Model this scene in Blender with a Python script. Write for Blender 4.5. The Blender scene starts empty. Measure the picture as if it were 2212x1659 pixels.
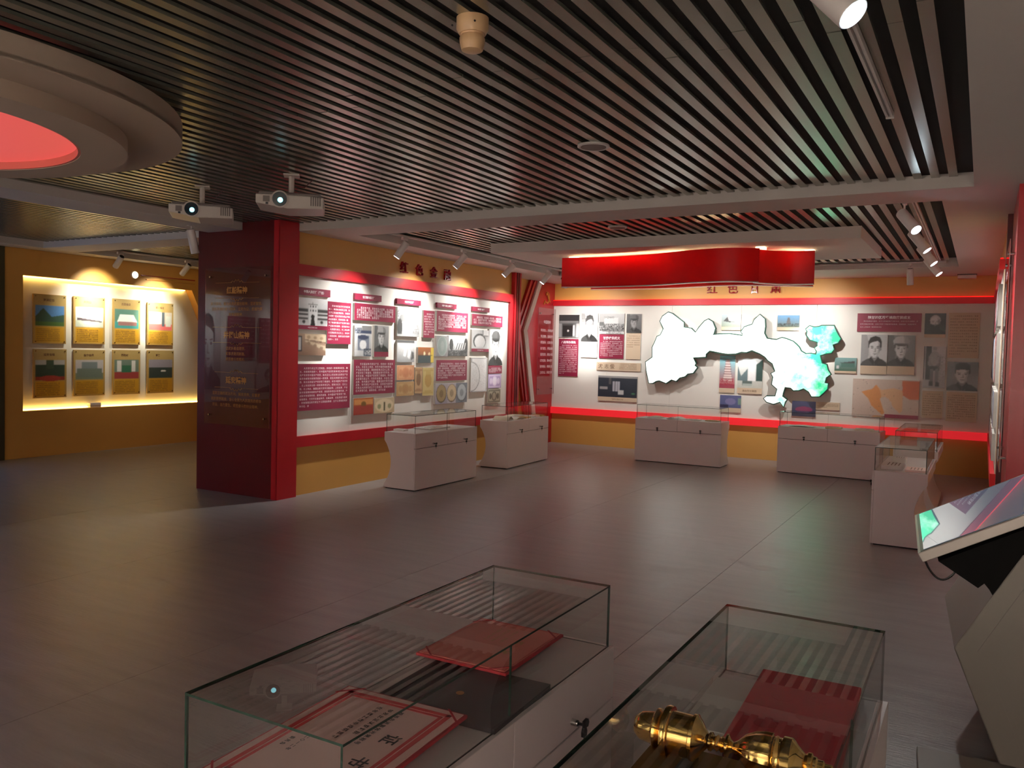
import bpy, math, random
import numpy as np
from mathutils import Vector, Matrix
R = math.radians
PI = math.pi
random.seed(7)
rng = np.random.RandomState(5)
SC = bpy.context.scene
COL = bpy.context.collection

# ---------------------------------------------------------------- camera, world, exposure
cam_d = bpy.data.cameras.new('camera')
cam_d.sensor_width = 36.0
cam_d.lens = 36.0 * 1799.87 / 2212.0
cam_d.clip_start = 0.02
cam_d.clip_end = 100
cam = bpy.data.objects.new('camera', cam_d)
COL.objects.link(cam)
def build_cam():
    f = 1799.871
    def ray(u, v):
        return Vector((u - 1106.0, -(v - 829.5), -f)).normalized()
    Yv = ray(2125, 783)
    Xv = -ray(-2080, 679)
    Xv = (Xv - Yv * Xv.dot(Yv)).normalized()
    Zv = Xv.cross(Yv)
    m = Matrix((Xv, Yv, Zv))          # world = m @ camera
    M = m.to_4x4()
    M.translation = Vector((0, 0, 1.7))
    return M
cam.matrix_world = build_cam()
SC.camera = cam
w = bpy.data.worlds.new('world')
SC.world = w
w.use_nodes = True
w.node_tree.nodes['Background'].inputs[0].default_value = (0.5, 0.45, 0.42, 1)
w.node_tree.nodes['Background'].inputs[1].default_value = 0.02
SC.view_settings.view_transform = 'Standard'
SC.view_settings.look = 'None'
SC.view_settings.gamma = 1.0
SC.view_settings.exposure = 0.75
SC.view_settings.use_curve_mapping = False
SC.cycles.max_bounces = 10
SC.cycles.diffuse_bounces = 5
SC.cycles.glossy_bounces = 4
SC.cycles.transmission_bounces = 6
SC.cycles.transparent_max_bounces = 16
SC.cycles.sample_clamp_indirect = 4.0
SC.cycles.caustics_reflective = False
SC.cycles.caustics_refractive = False

# power of the lamps (each lamp's light is made in its own builder)
P_LEFT, P_MAP, P_BACK, P_FAR, P_RIGHT, P_REAR_FILL = 66.0, 48.0, 74.0, 60.0, 58.0, 1000.0

# ---------------------------------------------------------------- materials
def s2l(c):
    if isinstance(c, (int, float)):
        c = (c, c, c)
    out = []
    for v in c[:3]:
        v = v / 255.0
        out.append(v / 12.92 if v <= 0.04045 else ((v + 0.055) / 1.055) ** 2.4)
    return tuple(out) + (1.0,)
def nodes(name):
    m = bpy.data.materials.new(name)
    m.use_nodes = True
    return m, m.node_tree.nodes, m.node_tree.links, m.node_tree.nodes['Principled BSDF']
def mat(name, rgb, rough=0.5, metal=0.0, noise=0.06, scale=6.0, bump=0.0, bscale=40.0, spec=0.5, coat=0.0):
    m, n, l, b = nodes(name)
    b.inputs['Roughness'].default_value = rough
    b.inputs['Metallic'].default_value = metal
    b.inputs['Specular IOR Level'].default_value = spec
    b.inputs['Coat Weight'].default_value = coat
    b.inputs['Coat Roughness'].default_value = 0.08
    tc = n.new('ShaderNodeTexCoord')
    nz = n.new('ShaderNodeTexNoise')
    nz.inputs['Scale'].default_value = scale
    nz.inputs['Detail'].default_value = 4
    l.new(tc.outputs['Object'], nz.inputs['Vector'])
    mx = n.new('ShaderNodeMix')
    mx.data_type = 'RGBA'
    c = s2l(rgb)
    mx.inputs[6].default_value = tuple(v * (1 - noise) for v in c[:3]) + (1,)
    mx.inputs[7].default_value = tuple(min(1, v * (1 + noise)) for v in c[:3]) + (1,)
    l.new(nz.outputs['Fac'], mx.inputs[0])
    l.new(mx.outputs[2], b.inputs['Base Color'])
    if bump:
        n2 = n.new('ShaderNodeTexNoise')
        n2.inputs['Scale'].default_value = bscale
        l.new(tc.outputs['Object'], n2.inputs['Vector'])
        bp = n.new('ShaderNodeBump')
        bp.inputs['Strength'].default_value = bump
        bp.inputs['Distance'].default_value = 0.002
        l.new(n2.outputs['Fac'], bp.inputs['Height'])
        l.new(bp.outputs[0], b.inputs['Normal'])
    return m
def emit(name, rgb, strength, base=None):
    m, n, l, b = nodes(name)
    b.inputs['Base Color'].default_value = s2l(base or rgb)
    b.inputs['Emission Color'].default_value = s2l(rgb)
    b.inputs['Emission Strength'].default_value = strength
    return m
def floor_mat():
    m, n, l, b = nodes('grey vinyl')
    tc = n.new('ShaderNodeTexCoord')
    mp = n.new('ShaderNodeMapping')
    mp.inputs['Scale'].default_value = (0.5, 3.0, 1)
    l.new(tc.outputs['Object'], mp.inputs[0])
    a = n.new('ShaderNodeTexNoise'); a.inputs['Scale'].default_value = 3.5; a.inputs['Detail'].default_value = 8
    l.new(mp.outputs[0], a.inputs['Vector'])
    r = n.new('ShaderNodeValToRGB')
    r.color_ramp.elements[0].position = 0.3; r.color_ramp.elements[0].color = s2l((132, 128, 128))
    r.color_ramp.elements[1].position = 0.7; r.color_ramp.elements[1].color = s2l((152, 148, 147))
    l.new(a.outputs['Fac'], r.inputs[0]); l.new(r.outputs[0], b.inputs['Base Color'])
    mr = n.new('ShaderNodeMapRange')
    mr.inputs['To Min'].default_value = 0.26; mr.inputs['To Max'].default_value = 0.42
    l.new(a.outputs['Fac'], mr.inputs[0]); l.new(mr.outputs[0], b.inputs['Roughness'])
    mp2 = n.new('ShaderNodeMapping'); mp2.inputs['Scale'].default_value = (1.2, 9.0, 1)
    l.new(tc.outputs['Object'], mp2.inputs[0])
    c = n.new('ShaderNodeTexNoise'); c.inputs['Scale'].default_value = 9; c.inputs['Detail'].default_value = 5
    l.new(mp2.outputs[0], c.inputs['Vector'])
    bp = n.new('ShaderNodeBump'); bp.inputs['Strength'].default_value = 0.25; bp.inputs['Distance'].default_value = 0.006
    l.new(c.outputs['Fac'], bp.inputs['Height']); l.new(bp.outputs[0], b.inputs['Normal'])
    return m
def glass_mat(name, tint, rough=0.0, veil=0.0):
    m, n, l, b = nodes(name)
    n.remove(b)
    out = n['Material Output']
    tr = n.new('ShaderNodeBsdfTransparent'); tr.inputs[0].default_value = s2l(tint)
    gl = n.new('ShaderNodeBsdfGlossy'); gl.inputs['Roughness'].default_value = rough
    fr = n.new('ShaderNodeFresnel'); fr.inputs['IOR'].default_value = 1.8
    mx = n.new('ShaderNodeMixShader')
    ge = n.new('ShaderNodeNewGeometry')
    iv = n.new('ShaderNodeMath'); iv.operation = 'SUBTRACT'; iv.inputs[0].default_value = 1.0
    l.new(ge.outputs['Backfacing'], iv.inputs[1])
    mu = n.new('ShaderNodeMath'); mu.operation = 'MULTIPLY'
    l.new(fr.outputs[0], mu.inputs[0]); l.new(iv.outputs[0], mu.inputs[1])
    l.new(mu.outputs[0], mx.inputs[0]); l.new(tr.outputs[0], mx.inputs[1]); l.new(gl.outputs[0], mx.inputs[2])
    l.new(mx.outputs[0], out.inputs[0])
    return m
def print_mat(name='print', attr='Col', rough=0.35, emis=0.0):
    m, n, l, b = nodes(name)
    at = n.new('ShaderNodeVertexColor'); at.layer_name = attr
    l.new(at.outputs[0], b.inputs['Base Color'])
    b.inputs['Roughness'].default_value = rough
    if emis:
        l.new(at.outputs[0], b.inputs['Emission Color']); b.inputs['Emission Strength'].default_value = emis
    return m
M = {}
M['white'] = mat('white wall paint', (226, 222, 214), 0.55, noise=0.015)
M['soffit'] = mat('white ceiling paint', (214, 206, 200), 0.7, noise=0.02, spec=0.2)
M['yellow'] = mat('ochre wall paint', (208, 156, 80), 0.5, noise=0.03, scale=3)
M['red'] = mat('red lacquer panel', (176, 22, 34), 0.32, noise=0.04, scale=2)
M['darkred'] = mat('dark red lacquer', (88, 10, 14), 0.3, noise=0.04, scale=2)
M['redband'] = emit('backlit red acrylic', (255, 44, 52), 0.30, (200, 20, 30))
M['redband_top'] = emit('red band with painted glow', (255, 14, 22), 0.04, (190, 20, 34))  # faint emission paints the red strip's light onto the band
M['led_red'] = emit('red led strip', (255, 16, 14), 0.9)
M['led_warm'] = emit('warm led strip', (255, 214, 110), 9.0)
M['maroon'] = mat('maroon board', (134, 30, 60), 0.4, noise=0.02)
M['edge'] = mat('foam board edge', (200, 196, 190), 0.6, noise=0.02)
M['beige'] = mat('beige caption board', (206, 184, 158), 0.5, noise=0.02)
M['olive'] = mat('brushed ochre plate', (190, 152, 84), 0.35, noise=0.05, scale=20)
M['letter_white'] = mat('white print', (240, 222, 226), 0.5, noise=0.01)
M['letter_brown'] = mat('brown print', (110, 78, 58), 0.5, noise=0.01)
M['letter_red'] = mat('red acrylic letters', (150, 22, 34), 0.2, noise=0.03)
M['gold_letter'] = mat('gold print', (190, 130, 62), 0.3, metal=0.4, noise=0.05)
M['slat'] = mat('grey aluminium slat', (158, 158, 146), 0.27, metal=0.72, noise=0.08, scale=3)
M['black'] = mat('black void', (30, 26, 24), 0.9, noise=0.2)
M['case'] = mat('white lacquered cabinet', (222, 210, 210), 0.32, noise=0.02, scale=3)
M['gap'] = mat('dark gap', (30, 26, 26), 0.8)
M['chrome'] = mat('chrome', (190, 188, 184), 0.15, metal=1.0)
M['blackplastic'] = mat('black plastic', (18, 17, 18), 0.35)
M['glass'] = glass_mat('case glass', (252, 254, 253))
M['acrylic'] = glass_mat('clear acrylic', (246, 240, 240), 0.01)
M['glassedge'] = mat('green glass edge', (30, 52, 42), 0.12, noise=0.1)
M['glassedge2'] = mat('pale green glass edge', (110, 170, 130), 0.12, noise=0.1)
M['lampwhite'] = mat('white lamp housing', (225, 218, 214), 0.35, noise=0.02)
M['lens'] = emit('lit lens', (215, 240, 255), 22.0)
M['lens_dim'] = emit('lit lens seen edge on', (235, 245, 255), 5.0)
M['print'] = print_mat()
M['floor'] = floor_mat()
M['papersalmon'] = mat('salmon certificate paper', (226, 128, 116), 0.55, noise=0.03)
M['paperpink'] = mat('pink certificate paper', (246, 206, 200), 0.55, noise=0.03)
M['redprint'] = mat('red border print', (214, 70, 74), 0.5, noise=0.06, scale=30)
M['redcloth'] = mat('red cloth cover', (178, 30, 44), 0.6, noise=0.08, scale=60, bump=0.2, bscale=300)
M['ink'] = mat('black ink', (44, 30, 34), 0.6)
M['blackfolder'] = mat('black leatherette', (42, 34, 38), 0.4, noise=0.15, scale=80, bump=0.3, bscale=400)
M['paper'] = mat('aged paper', (214, 200, 176), 0.7, noise=0.08, scale=12)
M['paperwhite'] = mat('white paper', (230, 224, 218), 0.6, noise=0.03)
M['gold'] = mat('polished gold', (222, 182, 112), 0.07, metal=1.0, noise=0.04)
M['brass'] = mat('brushed brass tray', (150, 112, 46), 0.22, metal=0.9, noise=0.2, scale=6)
M['cream'] = mat('cream plastic', (214, 176, 132), 0.35, noise=0.02)
M['redglow'] = emit('luminous red stretch ceiling', (255, 104, 96), 0.36, (200, 60, 55))
M['ringpaint'] = mat('warm white plaster', (176, 158, 142), 0.75, noise=0.02, spec=0.2)
M['banner'] = None
def banner_mat():
    m, n, l, b = nodes('translucent red acrylic')
    out = n['Material Output']
    b.inputs['Base Color'].default_value = s2l((170, 16, 22)); b.inputs['Roughness'].default_value = 0.4
    t = n.new('ShaderNodeBsdfTranslucent'); t.inputs[0].default_value = s2l((235, 20, 24))
    mx = n.new('ShaderNodeMixShader'); mx.inputs[0].default_value = 0.5
    l.new(b.outputs[0], mx.inputs[1]); l.new(t.outputs[0], mx.inputs[2]); l.new(mx.outputs[0], out.inputs[0])
    return m
M['banner'] = banner_mat()
M['trim'] = mat('white edge trim', (225, 200, 196), 0.25, metal=0.3)
M['projector'] = mat('white projector shell', (206, 196, 188), 0.4, noise=0.02)
M['grille'] = mat('grey vent', (110, 100, 96), 0.5)
M['matblack'] = mat('matt black sheet', (12, 11, 11), 0.85, spec=0.15)
M['screen'] = mat('black glass touch screen', (44, 56, 66), 0.015, noise=0.02, spec=0.9)
M['screen'].node_tree.nodes['Principled BSDF'].inputs['Emission Color'].default_value = s2l((120, 150, 175))
M['screen'].node_tree.nodes['Principled BSDF'].inputs['Emission Strength'].default_value = 0.16
M['bezel'] = mat('silver bezel', (176, 168, 160), 0.3, metal=0.2)
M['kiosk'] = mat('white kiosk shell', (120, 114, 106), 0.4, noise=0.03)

# ---------------------------------------------------------------- mesh helpers
class MB:
    def __init__(self):
        self.v = []; self.f = []; self.mi = []
    def quad(self, a, b, c, d, m=0):
        i = len(self.v); self.v += [tuple(a), tuple(b), tuple(c), tuple(d)]
        self.f.append((i, i + 1, i + 2, i + 3)); self.mi.append(m)
    def box(self, x0, y0, z0, x1, y1, z1, m=0, skip='', mf=None):
        i = len(self.v)
        self.v += [(x0, y0, z0), (x1, y0, z0), (x1, y1, z0), (x0, y1, z0), (x0, y0, z1), (x1, y0, z1), (x1, y1, z1), (x0, y1, z1)]
        for key, f in (('b', (0, 3, 2, 1)), ('t', (4, 5, 6, 7)), ('f', (0, 1, 5, 4)), ('r', (1, 2, 6, 5)), ('k', (2, 3, 7, 6)), ('l', (3, 0, 4, 7))):
            if key in skip: continue
            self.f.append(tuple(i + j for j in f)); self.mi.append(m if not mf else mf.get(key, m))
        return self
    def prism(self, pts, axis, a, b, m=0, mcap=None):
        """pts 2D polygon; axis 'x': pts=(y,z), 'y': pts=(x,z), 'z': pts=(x,y); extruded a..b"""
        def P(p, t):
            return {'x': (t, p[0], p[1]), 'y': (p[0], t, p[1]), 'z': (p[0], p[1], t)}[axis]
        n = len(pts); i = len(self.v)
        self.v += [P(p, a) for p in pts] + [P(p, b) for p in pts]
        area = sum(pts[k][0] * pts[(k + 1) % n][1] - pts[(k + 1) % n][0] * pts[k][1] for k in range(n))
        fw = (area > 0) != (axis == 'y')
        if b < a: fw = not fw
        bot = list(range(i, i + n)); top = list(range(i + n, i + 2 * n))
        self.f.append(tuple(reversed(bot)) if fw else tuple(bot)); self.mi.append(m if mcap is None else mcap)
        self.f.append(tuple(top) if fw else tuple(reversed(top))); self.mi.append(m if mcap is None else mcap)
        for k in range(n):
            q = (bot[k], bot[(k + 1) % n], top[(k + 1) % n], top[k])
            self.f.append(q if fw else tuple(reversed(q))); self.mi.append(m)
        return self
    def lathe(self, prof, seg=24, axis='z', c=(0, 0, 0), m=0, fn=None):
        """prof: list of (r, t)"""
        i = len(self.v); n = len(prof)
        for r, t in prof:
            for k in range(seg):
                a = 2 * PI * k / seg
                rr = r if fn is None else r * fn(a, t)
                u, v_ = rr * math.cos(a), rr * math.sin(a)
                p = {'z': (u, v_, t), 'x': (t, u, v_), 'y': (v_, t, u)}[axis]
                self.v.append((p[0] + c[0], p[1] + c[1], p[2] + c[2]))
        for j in range(n - 1):
            for k in range(seg):
                a = i + j * seg + k; b = i + j * seg + (k + 1) % seg
                self.f.append((a, b, b + seg, a + seg)); self.mi.append(m)
        self.f.append(tuple(i + k for k in reversed(range(seg)))); self.mi.append(m)
        self.f.append(tuple(i + (n - 1) * seg + k for k in range(seg))); self.mi.append(m)
        return self
    def tube(self, pts, r, seg=8, m=0):
        pts = [Vector(p) for p in pts]; i = len(self.v); n = len(pts)
        for j, p in enumerate(pts):
            d = (pts[min(j + 1, n - 1)] - pts[max(j - 1, 0)]).normalized()
            a = Vector((0, 0, 1)) if abs(d.z) < 0.9 else Vector((1, 0, 0))
            u = d.cross(a).normalized(); v_ = d.cross(u)
            for k in range(seg):
                t = 2 * PI * k / seg
                self.v.append(tuple(p + (u * math.cos(t) + v_ * math.sin(t)) * r))
        for j in range(n - 1):
            for k in range(seg):
                a = i + j * seg + k; b = i + j * seg + (k + 1) % seg
                self.f.append((a, b, b + seg, a + seg)); self.mi.append(m)
        self.f.append(tuple(i + k for k in range(seg))); self.mi.append(m)
        self.f.append(tuple(i + (n - 1) * seg + k for k in reversed(range(seg)))); self.mi.append(m)
        return self
    def build(self, name, mats, parent=None, loc=None, rot=None, smooth=False, bevel=0):
        me = bpy.data.meshes.new(name)
        me.from_pydata(self.v, [], self.f)
        if not isinstance(mats, (list, tuple)): mats = [mats]
        for mm in mats: me.materials.append(mm)
        me.polygons.foreach_set('material_index', self.mi)
        o = bpy.data.objects.new(name, me); COL.objects.link(o)
        if smooth:
            me.polygons.foreach_set('use_smooth', [True] * len(me.polygons))
            me.set_sharp_from_angle(angle=R(35))
        me.validate()
        if parent: o.parent = parent
        if loc: o.location = loc
        if rot: o.rotation_euler = rot
        if bevel:
            b = o.modifiers.new('bevel', 'BEVEL'); b.width = bevel; b.segments = 2; b.limit_method = 'ANGLE'
            b.harden_normals = False
        return o
def tag(o, label=None, cat=None, group=None, kind=None):
    if label: o['label'] = label
    if cat: o['category'] = cat
    if group: o['group'] = group
    if kind: o['kind'] = kind
    return o
def empty(name, loc=(0, 0, 0), rz=0.0, label=None, cat=None, group=None, kind=None):
    o = bpy.data.objects.new(name, None); COL.objects.link(o)
    o.location = loc; o.rotation_euler = (0, 0, rz); o.empty_display_size = 0.1
    return tag(o, label, cat, group, kind)
def copy_tree(o, parent=None):
    c = o.copy(); COL.objects.link(c)
    if parent: c.parent = parent; c.matrix_parent_inverse = o.matrix_parent_inverse.copy()
    for ch in list(o.children): copy_tree(ch, c)
    return c
def struct(o):
    o['kind'] = 'structure'; return o

# glyphs: flat or solid lettering from the built-in font
_gc = {}
_tc = bpy.data.curves.new('lettering', 'FONT')
_to = bpy.data.objects.new('lettering', _tc)
COL.objects.link(_to)
def glyph(ch, bold=0.0):
    key = (ch, bold)
    if key in _gc: return _gc[key]
    _tc.body = ch; _tc.resolution_u = 1 if bold < 0.5 else 3; _tc.offset = bold if bold < 0.5 else bold - 1
    dg = bpy.context.evaluated_depsgraph_get(); dg.update()
    me = _to.evaluated_get(dg).to_mesh()
    vs = [(v.co.x, v.co.y) for v in me.vertices]; fs = [tuple(p.vertices) for p in me.polygons]
    _to.evaluated_get(dg).to_mesh_clear()
    _gc[key] = (vs, fs); return _gc[key]
def write(mb, text, x, z, s, y=-0.0, m=0, bold=0.0, dx=1.0, rot=0):
    """lay text in the x/z plane facing -y, top-left of the first character at (x, z)"""
    cx = x
    for ch in text:
        if ch == ' ':
            cx += s * 0.5 * dx; continue
        vs, fs = glyph(ch, bold)
        half = ch.isascii() or ch in '“”'
        i = len(mb.v)
        for (a, b) in vs: mb.v.append((cx + a * s, y, z + (b - 0.86) * s))
        for f in fs: mb.f.append(tuple(i + k for k in f)); mb.mi.append(m)
        cx += s * (0.6 if half else 1.0) * dx
    return cx
def twidth(text, s, dx=1.0):
    return sum((0.5 if c == ' ' else 0.6 if (c.isascii() or c in '“”') else 1.0) for c in text) * s * dx

# ---------------------------------------------------------------- printed pictures (flat prints as coloured grids)
def _col(c):
    return np.array(s2l(c)[:3])
def paint(W, H, ops, seed=0, noise=0.05):
    """ops in unit coordinates, y up: r x0 y0 x1 y1 c | e cx cy rx ry c | g c_bottom c_top | p [pts] c | n amount"""
    cell = 0.0075
    nx = max(8, int(W / cell)); ny = max(8, int(H / cell))
    X, Y = np.meshgrid((np.arange(nx) + 0.5) / nx, (np.arange(ny) + 0.5) / ny)
    r = np.random.RandomState(seed)
    img = np.zeros((ny, nx, 3))
    for op in ops:
        k = op[0]
        if k == 'g':
            img[:] = _col(op[1]) * (1 - Y[..., None]) + _col(op[2]) * Y[..., None]
        elif k == 'r':
            msk = (X >= op[1]) & (X <= op[3]) & (Y >= op[2]) & (Y <= op[4]); img[msk] = _col(op[5])
        elif k == 'e':
            msk = ((X - op[1]) / op[3]) ** 2 + ((Y - op[2]) / op[4]) ** 2 < 1; img[msk] = _col(op[5])
        elif k == 'p':
            pts = op[1]; msk = np.zeros(X.shape, bool); j = len(pts) - 1
            for i in range(len(pts)):
                xi, yi = pts[i]; xj, yj = pts[j]
                if yi != yj:
                    c = ((yi > Y) != (yj > Y)) & (X < (xj - xi) * (Y - yi) / (yj - yi) + xi)
                    msk ^= c
                j = i
            img[msk] = _col(op[2])
        elif k == 's':      # speckle inside a rectangle: x0 y0 x1 y1 colour density
            msk = (X >= op[1]) & (X <= op[3]) & (Y >= op[2]) & (Y <= op[4]) & (r.rand(*X.shape) < op[6]); img[msk] = _col(op[5])
    img *= 1 + noise * (r.rand(ny, nx, 1) * 2 - 1)
    # soften
    p = np.pad(img, ((1, 1), (1, 1), (0, 0)), mode='edge')
    img = (p[1:-1, 1:-1] * 2 + p[:-2, 1:-1] + p[2:, 1:-1] + p[1:-1, :-2] + p[1:-1, 2:]) / 6
    return np.clip(img, 0, 1)
def picture(name, x0, z0, W, H, ops, y, parent, seed=0, noise=0.06, mtl=None):
    img = paint(W, H, ops, seed, noise); ny, nx, _ = img.shape
    gx, gz = np.meshgrid(np.linspace(x0, x0 + W, nx), np.linspace(z0, z0 + H, ny))
    co = np.stack([gx, np.full_like(gx, y), gz], -1).reshape(-1, 3)
    idx = np.arange(nx * ny).reshape(ny, nx)
    fs = np.stack([idx[:-1, :-1], idx[:-1, 1:], idx[1:, 1:], idx[1:, :-1]], -1).reshape(-1, 4)
    me = bpy.data.meshes.new(name)
    me.vertices.add(len(co)); me.vertices.foreach_set('co', co.ravel())
    me.loops.add(fs.size); me.loops.foreach_set('vertex_index', fs.ravel())
    me.polygons.add(len(fs)); me.polygons.foreach_set('loop_start', np.arange(0, fs.size, 4)); me.polygons.foreach_set('loop_total', np.full(len(fs), 4))
    me.update()
    at = me.color_attributes.new('Col', 'FLOAT_COLOR', 'POINT')
    at.data.foreach_set('color', np.concatenate([img.reshape(-1, 3), np.ones((nx * ny, 1))], 1).ravel())
    me.materials.append(mtl or M['print'])
    o = bpy.data.objects.new(name, me); COL.objects.link(o); o.parent = parent
    return o
def face(bg=(150, 200), hair=20, cap=None, beard=False, coat=40, tx=0.0, skin=205, glasses=False, hat=None):
    sh = int(skin * .62); md = int(skin * .84); c2 = int(coat * .6)
    o = [('g', bg[0], bg[1]), ('e', .08, .5, .22, .6, int(bg[0] * .85)),
         ('p', [(-.02, 0), (.04 + tx, .13), (.22 + tx, .22), (.40 + tx, .27), (.60 + tx, .27), (.80 + tx, .21), (.95 + tx, .12), (1.02, 0)], coat),
         ('p', [(.60 + tx, .27), (.80 + tx, .21), (.95 + tx, .12), (1.02, 0), (.62, 0)], c2),
         ('p', [(.40 + tx, .42), (.60 + tx, .42), (.63 + tx, .24), (.5 + tx, .15), (.37 + tx, .24)], sh),
         ('p', [(.36 + tx, .30), (.5 + tx, .15), (.46 + tx, .02), (.28 + tx, .2)], c2), ('p', [(.64 + tx, .30), (.5 + tx, .15), (.54 + tx, .02), (.72 + tx, .2)], int(coat * .45)),
         ('e', .5 + tx, .66, .245, .24, hair), ('e', .285 + tx, .54, .028, .055, md), ('e', .715 + tx, .54, .028, .055, sh),
         ('p', [(.30 + tx, .70), (.295 + tx, .50), (.35 + tx, .36), (.44 + tx, .275), (.55 + tx, .275), (.64 + tx, .36), (.70 + tx, .50), (.70 + tx, .70), (.6 + tx, .80), (.4 + tx, .80)], skin),
         ('p', [(.60 + tx, .78), (.70 + tx, .70), (.70 + tx, .50), (.64 + tx, .36), (.55 + tx, .275), (.575 + tx, .42), (.62 + tx, .55)], md),
         ('p', [(.655 + tx, .70), (.70 + tx, .70), (.70 + tx, .50), (.64 + tx, .36), (.66 + tx, .52)], sh)]
    if beard: o += [('p', [(.30 + tx, .50), (.38 + tx, .46), (.5 + tx, .47), (.62 + tx, .46), (.70 + tx, .50), (.72 + tx, .22), (.5 + tx, .08), (.28 + tx, .22)], 32), ('e', .5 + tx, .42, .07, .018, 110)]
    for s in (-1, 1):
        o += [('p', [(.5 + tx + s * .05, .625), (.5 + tx + s * .17, .635), (.5 + tx + s * .17, .612), (.5 + tx + s * .05, .608)], int(skin * .38)),
              ('e', .5 + tx + s * .105, .573, .050, .022, int(skin * .66)), ('e', .5 + tx + s * .105, .570, .026, .014, int(skin * .22))]
    o += [('p', [(.50 + tx, .57), (.535 + tx, .58), (.56 + tx, .455), (.50 + tx, .452)], int(skin * .76)), ('e', .5 + tx, .452, .052, .012, int(skin * .6))]
    if not beard: o += [('e', .5 + tx, .385, .066, .010, int(skin * .42)), ('e', .505 + tx, .366, .044, .012, int(skin * .72)), ('e', .5 + tx, .315, .05, .01, int(skin * .85))]
    if cap is not None:
        o += [('p', [(.22 + tx, .70), (.20 + tx, .82), (.30 + tx, .93), (.5 + tx, .97), (.70 + tx, .93), (.80 + tx, .82), (.77 + tx, .70)], cap), ('p', [(.58 + tx, .95), (.70 + tx, .93), (.80 + tx, .82), (.77 + tx, .70), (.62 + tx, .72)], int(cap * .78)),
              ('r', .24 + tx, .70, .76 + tx, .745, int(cap * .62)), ('p', [(.27 + tx, .71), (.73 + tx, .71), (.66 + tx, .655), (.5 + tx, .64), (.34 + tx, .655)], int(cap * .32))]
    elif hat is not None:
        o += [('p', [(.27 + tx, .70), (.26 + tx, .90), (.38 + tx, .96), (.62 + tx, .96), (.74 + tx, .90), (.73 + tx, .70), (.5 + tx, .74)], hat)]
    elif not beard:
        o += [('p', [(.255 + tx, .56), (.245 + tx, .76), (.32 + tx, .90), (.5 + tx, .955), (.68 + tx, .91), (.76 + tx, .76), (.745 + tx, .56), (.715 + tx, .72), (.60 + tx, .80), (.42 + tx, .755), (.31 + tx, .71)], hair)]
    return o

POOL = '年冬中国共产党领导了根据地的金融建设发行货币支援战争开展生产活跃市场保障供给统一财政革命老区人民银行成立于江西瑞金随部队长征北上到达陕北后改组为国家银行西北分行'
def body(n, k):
    random.seed(k)
    s = ''
    while len(s) < n:
        a = random.randint(0, len(POOL) - 12); s += POOL[a:a + random.randint(4, 11)] + random.choice(['，', '，', '', '。'])
    return s[:n]
PANEL_ROT = {'back': 0.0, 'left': PI / 2, 'right': -PI / 2, 'rear': PI}
def panel(name, wall, rect, label, group=None, board='edge', face_mat=None, thick=0.02, gap=0.0, text=None, title=None,
          pic=None, cap=None, seed=0, ink='letter_white', tsize=None, lines=None, cols=None, off=None, wallpos=None, cat='poster', last=0.5):
    """rect = (a0, z0, a1, z1) along the wall and up.  pic=(ops, frac0, frac1) picture between two heights; cap=(material, frac, text)"""
    a0, z0, a1, z1 = rect
    W = a1 - a0; H = z1 - z0
    if wall == 'back': loc = ((a0 + a1) / 2, wallpos, z0)
    elif wall == 'left': loc = (wallpos, (a0 + a1) / 2, z0)
    elif wall == 'right': loc = (wallpos, (a0 + a1) / 2, z0)
    else: loc = ((a0 + a1) / 2, wallpos, z0)
    e = empty(name, loc, PANEL_ROT[wall], label, cat, group)
    hw = W / 2
    b = MB(); b.box(-hw, -thick, 0, hw, -gap, H, 1, mf={'f': 0})
    b.build('board', [M[face_mat or 'paperwhite'], M[board]], e)
    y = -thick - 0.0012
    if pic:
        ops, f0, f1 = pic[:3]
        mg = 0.0 if len(pic) < 4 else pic[3]
        picture('picture', -hw + mg, H * f0, W - 2 * mg, H * (f1 - f0) - 0.0005, ops, y, e, seed)
    if cap:
        cm, f, ct = cap
        m2 = MB(); m2.box(-hw, y - 0.001, 0.0005, hw, y + 0.0008, H * f); m2.build('caption_strip', M[cm], e)
        if ct:
            s = min(H * f * 0.42, W * 0.9 / max(1, len(ct)))
            m3 = MB(); write(m3, ct, -twidth(ct, s) / 2, H * f * 0.5 + s * 0.45, s, y - 0.002)
            m3.build('lettering', M['letter_white' if cm == 'maroon' else 'letter_brown'], e)
    if text or title:
        m3 = MB(); top = H - 0.03 * (1 if H < 0.2 else 1.3)
        if title:
            ts = tsize or H * 0.42
            ts = min(ts, W * 0.84 / max(1, twidth(title, 1)))
            zt = H / 2 + ts * 0.45 if not text else top
            write(m3, title, -twidth(title, ts) / 2, zt, ts, y, bold=0.03)
            top -= ts * 1.45
        if text:
            n, c = text      # lines, columns
            s = W * 0.9 / c
            lh = min((top - 0.025) / n, s * 1.9)
            st = body(n * c, seed + 11)
            for i in range(n):
                ln = st[i * c:(i + 1) * c]
                if i == 0: ln = '    ' + ln[:c - 2]
                if i == n - 1: ln = ln[:max(2, int(c * last))]
                write(m3, ln, -W * 0.45, top - i * lh, s * 0.84, y, dx=1.0 / 0.84)
        m3.build('lettering', M[ink], e)
    return e

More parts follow.
